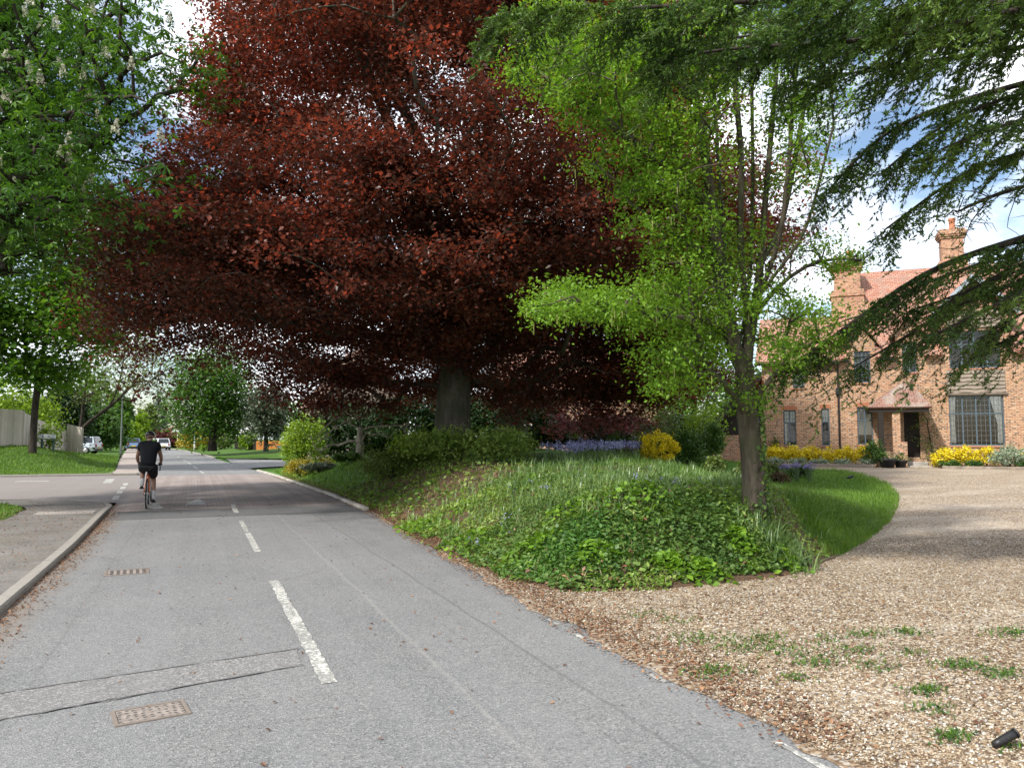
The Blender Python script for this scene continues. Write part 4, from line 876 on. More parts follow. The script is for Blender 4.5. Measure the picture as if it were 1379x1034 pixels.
for s in (-1, 1):
    slab([(c + s * 1.55, -.45, 6.75), (c, -.45, 8.35), (c, 2.8, 8.35), (c + s * 1.55, 1.3, 6.75)], TILE, 'dormer_roof', .1)
    MB().bar((c + s * 1.6, -.47, 6.78), (c, -.47, 8.42), .05, .2).build('bargeboard', LEAD, house)
m = MB(); m.tube([(-.4, -.36, 4.98), (3.6, -.36, 4.98)], .055, 8).tube([(4.8, -.36, 5.02), (5.4, -.36, 5.02)], .055, 8); m.build('gutter', BLACK, house, True)
m = MB(); m.tube([(3.14, -.36, 4.95), (3.14, -.12, 4.6), (3.14, -.08, 3.75)], .04, 8).tube([(3.14, -.07, 3.6), (3.14, -.07, .5)], .04, 8).box(3.03, 3.25, -.19, -.003, 3.55, 3.82); m.build('drainpipe', BLACK, house)
# chimneys
def chimney(u0, u1, y0, y1, zb, zs, zt, pots):
    m = MB(); m.box(u0, u1, y0, y1, zb, zs); i = .14; m.box(u0 + i, u1 - i, y0 + i, y1 - i, zs, zt - .45)
    for k, (e, h) in enumerate(((.06, .09), (.11, .09), (.15, .14), (.07, .12))): z = zt - .45 + sum((.09, .09, .14, .12)[:k]); m.box(u0 + i - e, u1 - i + e, y0 + i - e, y1 - i + e, z, z + h)
    ch = m.build('chimney', BRICK_C, house)
    for p in pots:
        MB().lathe([(.17, 0), (.19, .06), (.14, .1), (.125, .42), (.15, .46), (.17, .5), (.16, .58)], (p, (y0 + y1) / 2, zt), 14).build('chimney_pot', m_plain('terracotta', (.45, .18, .1), .8, .2, 0, .3, 5), ch, True)
chimney(3.0, 4.42, 2.0, 3.3, 5.2, 8.6, 10.0, (3.9,)); chimney(7.75, 8.95, 3.4, 4.5, 8.4, 9.9, 11.45, (8.42,))
MB().box(2.94, 4.48, 1.94, 3.36, 8.3, 8.44).build('chimney_band', BRICK_C, house)
# porch: hipped tiled roof on an oak post and a brick side wall
E_ = 2.84; pk = (5.75, .0, 3.95)
slab([(4.2, -1.75, E_), (6.62, -1.75, E_), (5.86, -.75, 3.9), (5.62, -.75, 3.9)], TILE_P, 'porch_roof', .07)
slab([(4.2, -1.75, E_), (4.2, 0, E_), (5.62, 0, 3.9), (5.62, -.75, 3.9)], TILE_P, 'porch_roof', .07); slab([(6.62, -1.75, E_), (6.62, 0, E_), (5.86, 0, 3.9), (5.86, -.75, 3.9)], TILE_P, 'porch_roof', .07)
MB().box(4.3, 6.52, -1.68, -1.56, 2.68, 2.815).box(4.3, 4.42, -1.55, -.01, 2.68, 2.815).build('porch_beam', OAK, house, bevel=.01)
MB().box(4.62, 4.82, -1.69, -1.49, 1.2, 2.68).box(4.57, 4.87, -1.74, -1.44, 1.02, 1.2).build('porch_post', OAK, house, bevel=.012)
MB().box(4.5, 4.98, -1.84, -1.36, .3, 1.02).box(5.15, 5.68, -1.6, -1.4, .3, 1.45).box(5.15, 5.45, -1.6, -1.4, 1.45, 2.68).build('porch_wall', BRICK, house)
MB().box(5.45, 6.5, -.95, -.7, .3, .62).box(5.4, 6.6, -1.35, -.95, .3, .46).build('porch_step', SLAB, house, bevel=.015)
d = MB().box(5.72, 6.32, .1, .16, .78, 2.72).build('door', OAK, house); m = MB()
for k in range(4): m.box(5.75 + k * .145, 5.88 + k * .145, .085, .0995, .85, 2.65)
m.build('door_plank', OAK, d); MB().lathe([(.0, 0), (.03, .01), (.035, .04), (.0, .06)], (6.24, .03, 1.75), 10, 'z').build('handle', BLACK, d)
# lower wing at the left end: dark sloping verge, tall dark window
MB().box(-2.4, -.12, -.3, 4.5, 0, 1.75).build('wing_wall', BRICK, house)
slab([(-2.9, -.6, 1.55), (-2.9, 4.8, 1.55), (-.1, 4.8, 4.4), (-.1, -.6, 4.4)], TILE_B, 'wing_roof', .12)
MB().bar((-2.95, -.63, 1.55), (-.12, -.63, 4.45), .06, .26).build('bargeboard', BLACK, house)
MB().add([(-2.4, -.31, 1.75), (-.12, -.31, 1.75), (-.12, -.31, 4.1)], [(0, 1, 2)]).build('wing_gable', OAK, house)
w_ = MB().box(-.75, -.2, -.36, -.312, 1.85, 3.35).build('window', BLACK, house); MB().box(-.7, -.25, -.367, -.361, 1.9, 3.3).build('pane', GLASS, w_)
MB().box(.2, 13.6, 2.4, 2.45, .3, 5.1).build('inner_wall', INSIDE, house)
# bed edging in front of the house
MB().box(-.6, 4.35, -3.05, -2.85, .25, .55).build('edging_wall', m_conc('edging', (.14, .115, .09), (.3, .24, .19), 4), bevel=.02, kind='structure').matrix_world = house.matrix_basis
MB().box(6.75, 13.5, -3.05, -2.85, .2, .52).build('edging_wall', m_conc('edging', (.14, .115, .09), (.3, .24, .19), 4), bevel=.02, kind='structure').matrix_world = house.matrix_basis
MB().box(-.6, 4.35, -2.85, -.003, .2, .5).box(6.75, 13.5, -2.85, -.003, .2, .48).build('flower_bed', SOIL, kind='structure').matrix_world = house.matrix_basis

# ------------------------------------------------------------------ houses seen through the beech
def plain_house(label, base, rz, w, d, h, rh, wall, tile, gable_front):
    t = thing('village_house', label, 'house', base, rz); m = MB(); m.box(-w / 2, w / 2, 0, d, -.5, h)
    if gable_front: m.add([(-w / 2, -.001, h), (w / 2, -.001, h), (0, -.001, h + rh)], [(0, 1, 2)]); m.add([(-w / 2, d, h), (w / 2, d, h), (0, d, h + rh)], [(0, 2, 1)])
    else: m.add([(-w / 2, 0, h), (-w / 2, d, h), (-w / 2, d / 2, h + rh)], [(0, 2, 1)]); m.add([(w / 2, 0, h), (w / 2, d, h), (w / 2, d / 2, h + rh)], [(0, 1, 2)])
    m.build('wall', wall, t); m = MB(); e = .35
    for s in (-1, 1):
        if gable_front: q = [(s * (w / 2 + e), -e, h - .15), (0, -e, h + rh + .05), (0, d + e, h + rh + .05), (s * (w / 2 + e), d + e, h - .15)]
        else: y0 = -e if s < 0 else d + e; q = [(-w / 2 - e, y0, h - .15), (w / 2 + e, y0, h - .15), (w / 2 + e, d / 2, h + rh + .05), (-w / 2 - e, d / 2, h + rh + .05)]
        m.add(q + [(p[0], p[1], p[2] + .14) for p in q], [(0, 1, 2, 3), (4, 7, 6, 5), (0, 4, 5, 1), (1, 5, 6, 2), (2, 6, 7, 3), (3, 7, 4, 0)])
    m.build('roof', tile, t)
    MB().box(w * .2, w * .2 + .7, d * .4, d * .4 + .7, h + rh * .4, h + rh + 1.1).build('chimney', BRICK_C, t)
    for u in (-w * .28, w * .2):
        for z in (.9, 3.4):
            if z + 1.2 < h: f = MB().box(u - .6, u + .6, -.03, -.002, z, z + 1.2).build('window', WHITE, t); MB().box(u - .52, u - .03, -.045, -.031, z + .08, z + 1.12).box(u + .03, u + .52, -.045, -.031, z + .08, z + 1.12).build('pane', BLACK, f)
    return t
def to_cam(p): return math.atan2(-p[0], p[1])
p = at(492, 600, 54); p[2] = .6; plain_house('brown gabled house half hidden behind the drooping beech leaves', p, to_cam(p) + .25, 6.2, 6, 3.4, 3.9, m_plain('render_beige', (.36, .28, .23), .9), TILE_B, True)
p = at(770, 600, 60); p[2] = .6; plain_house('distant house with salmon red roof glimpsed under the beech', p, to_cam(p) - .2, 13, 8, 4.4, 4.4, BRICK, TILE, False)
# ------------------------------------------------------------------ cyclist and bicycle
def skin(name, verts, edges, rad, mat, parent, sub=2, root=0, smooth=True):
    me = bpy.data.meshes.new(name); me.from_pydata([tuple(v) for v in verts], edges, []); o = bpy.data.objects.new(name, me); COL.objects.link(o); o.parent = parent
    m = o.modifiers.new('skin', 'SKIN'); m.use_smooth_shade = True
    if not me.skin_vertices: me.skin_vertices.new()
    for i, r in enumerate(rad):
        s = me.skin_vertices[0].data[i]; s.radius = r if isinstance(r, tuple) else (r, r); s.use_root = (i == root)
    ss = o.modifiers.new('sub', 'SUBSURF'); ss.levels = ss.render_levels = sub; me.materials.append(mat); return o
RZB = float(tz(-1, 19.3, .4))
SKIN = m_plain('skin', (.27, .155, .11), .55, .4, 0, .1); JERS = m_plain('jersey_black', (.011, .012, .016), .8, .2, 0, .3, 14, .2); SHRT = m_plain('shorts_black', (.007, .007, .008), .55, .3)  # skin colour darkened to stand in for shade on the arms
SOCK = m_plain('sock_grey', (.5, .49, .48), .9); HELM = m_plain('helmet_black', (.012, .012, .014), .3, .5); HAIR = m_plain('hair', (.04, .028, .02), .8)
BP = (-.99, 19.3, RZB)
bk = thing('bicycle', 'road bicycle with slim black tyres and orange frame ridden along the left lane', 'bicycle', BP)
TYRE = m_plain('tyre_rubber', (.012, .012, .012), .8); METAL = m_plain('metal', (.45, .45, .45), .35, .5, .8); FRM = m_plain('frame_orange', (.50, .13, .05), .3, .5)
def ring(R, r, c, k=40, kk=8, axis='x'):
    V = []; 
    for i in range(k):
        a = 2 * math.pi * i / k
        for j in range(kk): b_ = 2 * math.pi * j / kk; q = R + r * math.cos(b_); V.append((c[0] + r * math.sin(b_), c[1] + q * math.cos(a), c[2] + q * math.sin(a)))
    return V, [(i * kk + j, i * kk + (j + 1) % kk, ((i + 1) % k) * kk + (j + 1) % kk, ((i + 1) % k) * kk + j) for i in range(k) for j in range(kk)]
for wy in (0.0, 1.0):
    c = (0, wy, .34); w = MB(); w.add(*ring(.325, .015, c)); wo_ = w.build('wheel', TYRE, bk, True)
    MB().add(*ring(.302, .010, c)).build('rim', METAL, wo_, True); s = MB(); s.lathe([(.022, -.05), (.03, -.03), (.018, 0), (.03, .03), (.022, .05)], c, 10, 'x')
    for k in range(20): a = k * math.pi / 10; s.bar((.02 * (1 if k % 2 else -1), wy, .34), (0, wy + .3 * math.cos(a), .34 + .3 * math.sin(a)), .003, .003)
    s.build('spokes', METAL, wo_)
f = MB(); BBp = (0, .43, .28); st = (0, .27, .80); hd = (0, .86, .86); hl = (0, .90, .70)
f.tube([BBp, st], .017).tube([st, hd], .016).tube([BBp, hl], .019).tube([hd, hl], .02)
for s in (-1, 1): f.tube([(s * .06, 0, .34), BBp], .009).tube([(s * .06, 0, .34), (s * .02, .27, .76)], .008).tube([(s * .035, .9, .69), (s * .05, .97, .5), (s * .05, 1.0, .34)], .010)
f.build('frame', FRM, bk, True)
MB().tube([st, (0, .24, .92)], .013).build('seat_post', BLACK, bk, True)
skin('saddle', [(0, .10, .935), (0, .2, .945), (0, .37, .94)], [(0, 1), (1, 2)], [(.07, .022), (.05, .022), (.018, .015)], BLACK, bk)
h = MB(); h.tube([hd, (0, .88, .93), (0, .95, .95)], .014).tube([(-.21, .95, .95), (.21, .95, .95)], .013)
for s in (-1, 1): h.tube([(s * .21, .95, .95), (s * .215, 1.03, .95), (s * .22, 1.06, .90), (s * .22, 1.0, .83), (s * .22, .93, .82)], .013)
h.build('handlebar', BLACK, bk, True)
k = MB(); k.lathe([(.10, -.004), (.10, .004)], (.05, .43, .28), 22, 'x').tube([(.07, .43, .28), (.075, .46, .115)], .012).tube([(-.07, .43, .28), (-.075, .40, .445)], .012)
k.box(.085, .18, .42, .5, .10, .125).box(-.18, -.085, .36, .44, .43, .455); k.build('crank', BLACK, bk)
MB().lathe([(.018, 0), (.018, .02)], (0, .16, .78), 10, 'y').build('rear_light', m_plain('red_lens', (.4, .02, .02), .2), bk)
pe = thing('person', 'cyclist in black helmet, black jersey and shorts seen from behind', 'cyclist', BP)
V = [(0, .17, 1.01), (0, .24, 1.13), (0, .36, 1.30), (0, .45, 1.42), (0, .52, 1.49), (0, .57, 1.57), (0, .60, 1.66), (0, .60, 1.71)]
R_ = [(.115, .10), (.115, .095), (.145, .105), (.11, .08), (.055, .055), (.07, .08), (.08, .098), (.055, .07)]
E2 = [(i, i + 1) for i in range(7)]
def ch(start, pts, rr):
    for i, (p, r) in enumerate(zip(pts, rr)): V.append(p); R_.append(r); E2.append((start if i == 0 else len(V) - 2, len(V) - 1))
LIMB = {}
for s in (-1, 1):
    LIMB['arm', s] = [(s * .165, .45, 1.41), (s * .215, .51, 1.28), (s * .25, .60, 1.15), (s * .245, .78, 1.05), (s * .228, .93, .99)]; ch(3, LIMB['arm', s], [.062, .052, .043, .038, .028])
hipR, kneeR, ankR = (.10, .20, .95), (.105, .55, .63), (.12, .41, .22); hipL, kneeL, ankL = (-.10, .20, .95), (-.125, .60, .83), (-.125, .33, .53)
md = lambda a, b, t: tuple(np.array(a) * (1 - t) + np.array(b) * t)
for s, hp, kn, an in ((1, hipR, kneeR, ankR), (-1, hipL, kneeL, ankL)):
    LIMB['leg', s] = [hp, md(hp, kn, .5), kn, md(kn, an, .35), an, (an[0], an[1] + .12, an[2] - .06)]
    ch(0, LIMB['leg', s], [.093, .08, .056, .058, .036, .03])
body = skin('body', V, E2, R_, SKIN, pe)
f = MB(); f.lathe([(.006, 0), (.018, .02), (.012, .05)], (0, .69, 1.59), 8)                           # nose and ears on the head
for s in (-1, 1): f.lathe([(.01, -.03), (.022, 0), (.012, .03)], (s * .082, .585, 1.61), 8)
f.build('ear', SKIN, pe, True)
Vj = [(0, .12, .93), (0, .24, 1.13), (0, .36, 1.30), (0, .45, 1.43), (0, .52, 1.53)]; Rj = [(.19, .165), (.18, .155), (.215, .165), (.19, .14), (.095, .09)]; Ej = [(0, 1), (1, 2), (2, 3), (3, 4)]
for s in (-1, 1):
    p = LIMB['arm', s]; n = len(Vj); Vj += [p[0], p[1]]; Rj += [.10, .088]; Ej += [(3, n), (n, n + 1)]
skin('jersey', Vj, Ej, Rj, JERS, pe)
Vs_ = [(0, .20, 1.08), (0, .15, .94)]; Rs = [(.185, .165), (.19, .17)]; Es = [(0, 1)]
for s in (-1, 1):
    p = LIMB['leg', s]; n = len(Vs_); Vs_ += [p[0], p[1], md(p[1], p[2], .75)]; Rs += [.135, .118, .092]; Es += [(0, n), (n, n + 1), (n + 1, n + 2)]
skin('shorts', Vs_, Es, Rs, SHRT, pe)
for s in (-1, 1):
    p = LIMB['leg', s]; a = p[4]; skin('sock', [md(p[3], a, .3), md(p[3], a, .7), a, (a[0], a[1] + .03, a[2] - .04)], [(0, 1), (1, 2), (2, 3)], [.064, .056, .052, .05], SOCK, pe)
    skin('shoe', [(a[0], a[1] - .04, a[2] - .065), (a[0], a[1] + .05, a[2] - .075), (a[0], a[1] + .13, a[2] - .085), (a[0], a[1] + .19, a[2] - .085)], [(0, 1), (1, 2), (2, 3)], [(.038, .04), (.04, .038), (.045, .028), (.03, .018)], SHRT, pe)
    w = LIMB['arm', s][4]; gl = [w, (w[0], w[1] + .05, w[2] - .01)]; gr = [.03, (.036, .026)]; ge = [(0, 1)]
    for k in range(4):
        x = w[0] + (k - 1.5) * .019; n = len(gl); l_ = (.9, 1.0, .97, .8)[k]; gl += [(x, w[1] + .085, w[2] - .008), (x, w[1] + .085 + .035 * l_, w[2] - .03), (x, w[1] + .07 + .02 * l_, w[2] - .055)]; gr += [.011, .0095, .008]; ge += [(1, n), (n, n + 1), (n + 1, n + 2)]
    n = len(gl); gl += [(w[0] - s * .035, w[1] + .05, w[2] - .02), (w[0] - s * .03, w[1] + .075, w[2] - .05)]; gr += [.012, .009]; ge += [(0, n), (n, n + 1)]
    skin('glove', gl, ge, gr, BLACK, pe)
skin('hair', [(0, .52, 1.57), (0, .535, 1.63)], [(0, 1)], [(.07, .05), (.08, .06)], HAIR, pe)
Vh = []; n1, n2 = 18, 8                                             # helmet shell with raised ribs
for i in range(n2 + 1):
    ph = math.pi / 2 * i / n2
    for j in range(n1): th = 2 * math.pi * j / n1; e = 1 + (.05 if j % 3 == 0 else 0) * math.cos(ph) * (1 if i else 0); Vh.append((.102 * math.cos(th) * math.cos(ph) * e, .135 * math.sin(th) * math.cos(ph) * e, .115 * math.sin(ph)))
hm = npmesh('helmet', Vh, [(i * n1 + j, i * n1 + (j + 1) % n1, (i + 1) * n1 + (j + 1) % n1, (i + 1) * n1 + j) for i in range(n2) for j in range(n1)], HELM, pe, None, True); hm.location = (0, .595, 1.645); hm.rotation_euler = (math.radians(-8), 0, 0)
sm_ = hm.modifiers.new('th', 'SOLIDIFY'); sm_.thickness = .02

# ------------------------------------------------------------------ cars
def car(label, base, rz, L_, W, H, paint, boot=.86, name='parked_car'):
    """side profile along +x is the front; base at the middle of the ground"""
    t = thing(name, label, 'car', base, rz); h = L_ / 2; hw_ = W / 2
    st = [(-h, .42, .62, .80), (-h + .06, .30, .88, .92), (-h + .5, .22, .93, 1), (-h * .3, .2, .93, 1), (h * .35, .2, .92, 1), (h * .62, .22, .86, .98), (h * .9, .26, .74, .93), (h, .36, .62, .82)]
    V = []; 
    for x, z0, z1, k in st: w = hw_ * k; V += [(x, -w * .93, z0), (x, -w, (z0 + z1) / 2), (x, -w * .95, z1), (x, w * .95, z1), (x, w, (z0 + z1) / 2), (x, w * .93, z0)]
    n = 6; Fb = [(i * n + j, i * n + (j + 1) % n, (i + 1) * n + (j + 1) % n, (i + 1) * n + j) for i in range(len(st) - 1) for j in range(n)] + [tuple(range(n))[::-1], tuple(range((len(st) - 1) * n, len(st) * n))]
    b_ = MB().add(V, Fb); cab = [(-h + .08, .9), (-h + .28 if boot > .8 else -h * .55, H), (h * .12, H), (h * .52, .9)]
    ys = [(.93, .93), (.74, .74), (.74, .74), (.93, .93)]; Vc = []
    for (x, z), (k, _) in zip(cab, ys): Vc += [(x, -hw_ * k, z), (x, hw_ * k, z)]
    b_.add(Vc, [(0, 2, 4, 6), (7, 5, 3, 1), (0, 1, 3, 2), (2, 3, 5, 4), (4, 5, 7, 6)]); bd = b_.build('body', paint, t, True, .03)
    for pl_ in bd.data.polygons: pl_.use_smooth = False
    dk = m_plain('car_glass', (.02, .025, .03), .08, .6, 0, .05)
    lerp = lambda a, b, s: tuple(np.array(a) + (np.array(b) - np.array(a)) * s)
    for s in (0, 1):
        q = [np.array(Vc[i * 2 + s]) for i in (0, 1, 2, 3)]; o_ = np.array([0, (-.012 if s == 0 else .012), .006])
        for u0, u1 in ((.06, .47), (.51, .94)):
            bt = [lerp(q[0], q[3], u) for u in (u0, u1)]; tp = [lerp(q[1], q[2], max(.02, min(.98, (u - .04) * 1.06))) for u in (u0, u1)]
            P = [np.array(lerp(bt[0], tp[0], .08)) + o_, np.array(lerp(bt[1], tp[1], .08)) + o_, np.array(lerp(bt[1], tp[1], .86)) + o_, np.array(lerp(bt[0], tp[0], .86)) + o_]; MB().add(P, [(0, 1, 2, 3) if s == 0 else (3, 2, 1, 0)]).build('side_window', dk, t)
    for a, b2, nm in ((0, 1, 'rear_window'), (3, 2, 'windscreen')):
        q = [np.array(Vc[a * 2]), np.array(Vc[a * 2 + 1]), np.array(Vc[b2 * 2 + 1]), np.array(Vc[b2 * 2])]; c = sum(q) / 4; o_ = np.array([-.02 if a == 0 else .02, 0, .012]); P = [c + (p - c) * .84 + o_ for p in q]; MB().add(P, [(0, 1, 2, 3) if a else (3, 2, 1, 0)]).build(nm, dk, t)
    for x in (-h * .62, h * .62):
        for s in (-1, 1):
            w = MB().lathe([(.20, -.1), (.3, -.1), (.315, -.07), (.315, .07), (.3, .1), (.2, .1)], (x, s * (hw_ - .07), .315), 24, 'y').build('wheel', TYRE, t, True); m = MB(); yo = s * (hw_ + .032)
            m.lathe([(.195, -.004), (.185, .006), (.06, .01)], (x, yo, .315), 20, 'y'); m.build('rim', METAL, w, True)
    for s in (-1, 1): MB().box(-h - .012, -h + .1, s * hw_ * .70 - .1, s * hw_ * .70 + .1, .62, .86).build('tail_light', m_plain('tail_lens', (.35, .015, .012), .2), t, bevel=.02); MB().box(h - .2, h - .02, s * hw_ * .66 - .15, s * hw_ * .66 + .15, .58, .70).build('headlight', m_plain('lamp_lens', (.7, .72, .74), .1), t, bevel=.02)
    MB().box(-h - .02, -h + .01, -.26, .26, .48, .59).build('number_plate', m_plain('plate_yellow', (.6, .48, .06), .5), t); MB().box(-h - .03, -h + .15, -hw_ * .86, hw_ * .86, .26, .46).build('bumper', BLACK, t, bevel=.03)
    return t
SILVER = m_plain('paint_silver', (.42, .46, .5), .25, .6, .4, .03); WHITEC = m_plain('paint_white', (.75, .76, .77), .25, .6, 0, .03); BLUEC = m_plain('paint_blue', (.12, .2, .34), .25, .6, 0, .03)
p = at(101, 610, 67); p[2] = float(vergez(p[0], p[1])) + .02; car('silver hatchback parked beyond the end of the pale fence', p, math.pi - YAW + .1, 4.0, 1.75, 1.5, SILVER)
p = at(217, 606, 104); p[2] = .02; car('white car far along the road just right of the cyclist', p, math.radians(100), 4.2, 1.8, 1.55, WHITEC, name='moving_car')
p = at(178, 606, 98); p[2] = .1; car('blue car parked far down the left side of the road', p, math.radians(98), 4.0, 1.75, 1.5, BLUEC)

# ------------------------------------------------------------------ fences, posts and signs
def m_wood(name, c0, c1):
    t = NT(name); o = t.obj(); a = t.n('ShaderNodeAttribute', attribute_name='var').outputs['Fac']; mp = t.n('ShaderNodeMapping', {'Vector': o, 'Scale': (6, 6, .6)}).outputs[0]
    n = t.noise(mp, 4, 6, .65); c = t.ramp(t.math('ADD', t.math('MULTIPLY', n, .6), t.math('MULTIPLY', a, .4)), [(.25, c0), (.75, c1)]); return t.done(t.bsdf(c, .85, .2, 0.0, t.bump(n, .4, .01)))
W_PALE = m_wood('fence_wood_pale', (.36, .325, .275), (.62, .57, .50)); W_ORANGE = m_wood('fence_wood_orange', (.34, .12, .03), (.52, .21, .06)); W_DARK = m_wood('fence_wood_dark', (.018, .014, .012), (.05, .04, .034))
def boards(name, A, B, za, zb, h0, h1, mat, parent, bw=.125):
    """close boarding from A to B: bottoms za..zb, heights h0..h1"""
    A, B = np.array(A[:2]), np.array(B[:2]); Ln = np.linalg.norm(B - A); n = max(1, int(Ln / bw)); u = (B - A) / Ln; nr = np.array([u[1], -u[0]]); m = MB(); var = []
    for i in range(n):
        s0, s1 = i / n, (i + 1) / n + .08 / n; zz = za + (zb - za) * s0; hh = h0 + (h1 - h0) * s0 + RNG.uniform(-.006, .006); o0, o1 = nr * .008, nr * .022
        P = [A + u * Ln * s0 + o0, A + u * Ln * s1 + o1, A + u * Ln * s1 + o1 - nr * .014, A + u * Ln * s0 + o0 - nr * .014]
        m.add([(*p, zz) for p in P] + [(*p, zz + hh) for p in P], [(0, 1, 5, 4), (1, 2, 6, 5), (2, 3, 7, 6), (3, 0, 4, 7), (4, 5, 6, 7), (3, 2, 1, 0)]); var += [RNG.rand()] * 6
    o = npmesh(name, m.v, m.f, mat, parent, var, off=parent.location)
    for k in np.linspace(0, 1, max(2, int(Ln / 2.4) + 1)):
        c = A + (B - A) * k - nr * .07; z = za + (zb - za) * k; hh = h0 + (h1 - h0) * k; MB().box(c[0] - .05, c[0] + .05, c[1] - .05, c[1] + .05, z - .3, z + hh - .03).build('post', mat, parent, off=parent.location)
    q = [MB(), ]; 
    for f in (.18, .5, .82): q[0].bar((*(A - nr * .035), za + h0 * f), (*(B - nr * .035), zb + h1 * f), .05, .07)
    q[0].build('rail', mat, parent, off=parent.location); return o
ft = thing('timber_fence', 'pale close boarded wooden fence with stepped panels behind the left verge', 'fence', at(40, 600, 41))
VZ = lambda p: float(vergez(p[0], p[1]))
p0, p1, p2, p3, p4 = at(-190, 600, 33), at(31, 600, 39.5), at(47, 600, 42.5), at(88, 610, 50.5), at(89, 610, 50.4); p5 = at(109, 610, 50.2)
def zt_(p, v): d = p[0] * sY + p[1] * cY; return HC + (590 - v) * d / F      # height of the point the photo shows at row v
boards('panel', p0, p1, VZ(p0) - .05, VZ(p1) - .05, zt_(p0, 536) - VZ(p0) + .05, zt_(p1, 553) - VZ(p1) + .05, W_PALE, ft)
boards('panel', p1, p2, VZ(p1) - .05, VZ(p2) - .05, zt_(p1, 556) - VZ(p1) + .05, zt_(p2, 563) - VZ(p2) + .05, W_PALE, ft)
boards('panel', p2, p3, VZ(p2) - .05, VZ(p3) - .05, zt_(p2, 564) - VZ(p2) + .05, zt_(p3, 580) - VZ(p3) + .05, W_PALE, ft)
boards('panel', p4, p5, zt_(p4, 608), zt_(p5, 608), zt_(p4, 571) - zt_(p4, 608), zt_(p5, 576) - zt_(p5, 608), W_PALE, ft)
fo = thing('timber_fence', 'low bright orange wooden fence at the corner of the right side road', 'fence', at(366, 609, 84))
q0, q1 = at(345, 609, 84), at(392, 609, 84); zz = .3; boards('panel', q0, q1, zz, zz, 1.0, 1.0, W_ORANGE, fo)
fd = thing('timber_fence', 'dark stained wooden fence joining the left end of the orange one', 'fence', at(330, 606, 90)); q2 = at(316, 605, 96); boards('panel', q2, q0 - [.05, -.1, 0], zz, zz, 1.5, 1.2, W_DARK, fd)
PGREY = m_plain('post_grey', (.13, .15, .14), .6, .4, .2); PWHITE = m_plain('post_white', (.62, .63, .62), .5)
def lamp(label, base, h, mat, arm=.5):
    t = thing('street_lamp', label, 'street lamp', base); MB().lathe([(.085, -.2), (.085, 1.0), (.06, 1.08), (.05, h * .7), (.04, h)], (0, 0, 0), 12).build('column', mat, t, True)
    MB().box(-.13, .13, .05, .6, h - .02, h + .1).build('lantern', m_plain('lantern_grey', (.3, .31, .32), .4), t, bevel=.04); MB().box(-.05, .05, -.09, -.075, .3, .75).build('access_door', mat, t); return t
p = at(162, 622, 60.5); p[2] = .1; lamp('slim grey green lamp post on the left verge, nearest of the lamps', p, 6.0, PGREY)
p = at(261.5, 609, 93); p[2] = .15; lamp('white lamp post on the right in front of the yellow hedge', p, 3.6, PWHITE)
p = at(170, 608, 128); p[2] = .1; lamp('far white lamp post left of the cyclist head', p, 5.0, PWHITE)
t = thing('sign_post', 'far white post carrying a small white board near the pink tree', 'sign', [*at(238.5, 607, 118)[:2], .1]); MB().lathe([(.05, -.1), (.05, 3.0)], k=10).build('post', PWHITE, t, True); MB().box(-.75, .75, -.09, -.055, 2.45, 2.95).build('board', PWHITE, t, bevel=.01)
def street_sign(label, base, rz, w, h, top, legs, mat, letter, two=True):
    t = thing('street_sign', label, 'street sign', base, rz); MB().box(-w / 2, w / 2, -.02, .02, top - h, top).build('board', mat, t, bevel=.015)
    MB().box(-w / 2 + .02, w / 2 - .02, -.024, -.021, top - h + .02, top - h + .035).box(-w / 2 + .02, w / 2 - .02, -.024, -.021, top - .035, top - .02).build('border', letter, t)
    m = MB(); random.seed(int(w * 77)); x = -w / 2 + .1
    while x < w / 2 - .12:                                        # worn lettering, not readable at this distance
        lw = random.uniform(.03, .05); m.box(x, x + .012, -.025, -.0215, top - h * .72, top - h * .3); m.box(x + .012, x + lw, -.025, -.0215, top - h * random.choice((.36, .52, .72)), top - h * random.choice((.3, .46)) + .0) if random.random() < .8 else None; x += lw + (.022 if random.random() < .8 else .07)
    m.build('lettering', letter, t)
    for s in (-1, 1): MB().box(s * w * .33 - .045, s * w * .33 + .045, .021, .1, -.15, top - .03).build('leg', legs, t, bevel=.008)
    return t
p = at(61.5, 633, 40); p[2] = VZ(p); street_sign('grey street name board on two dark green legs on the left verge', p, -YAW - .15, 1.0, .23, .82, m_plain('leg_green', (.016, .05, .035), .6), m_plain('sign_grey', (.58, .62, .62), .5), m_plain('sign_ink', (.03, .04, .05), .6))
p = at(380.5, 613, 70); p[2] = .15; street_sign('white street name board by the orange fence across the side road', p, -YAW + .1, 1.05, .24, .78, m_plain('leg_dark', (.05, .05, .045), .6), PWHITE, m_plain('sign_ink2', (.03, .03, .03), .6))
MB().tube([(0, 0, 0), (.03, .02, .35), (.16, .04, .6)], [.05, .05, .045], 8).build('post', W_PALE, None)
o = bpy.data.objects['post'] if False else COL.objects[-1]; o.name = 'leaning_post'; p = at(103, 617, 49.5); p[2] = VZ(p) - .05; o.location = p; tag(o, 'short pale leaning stake below the end fence panel', 'stake')

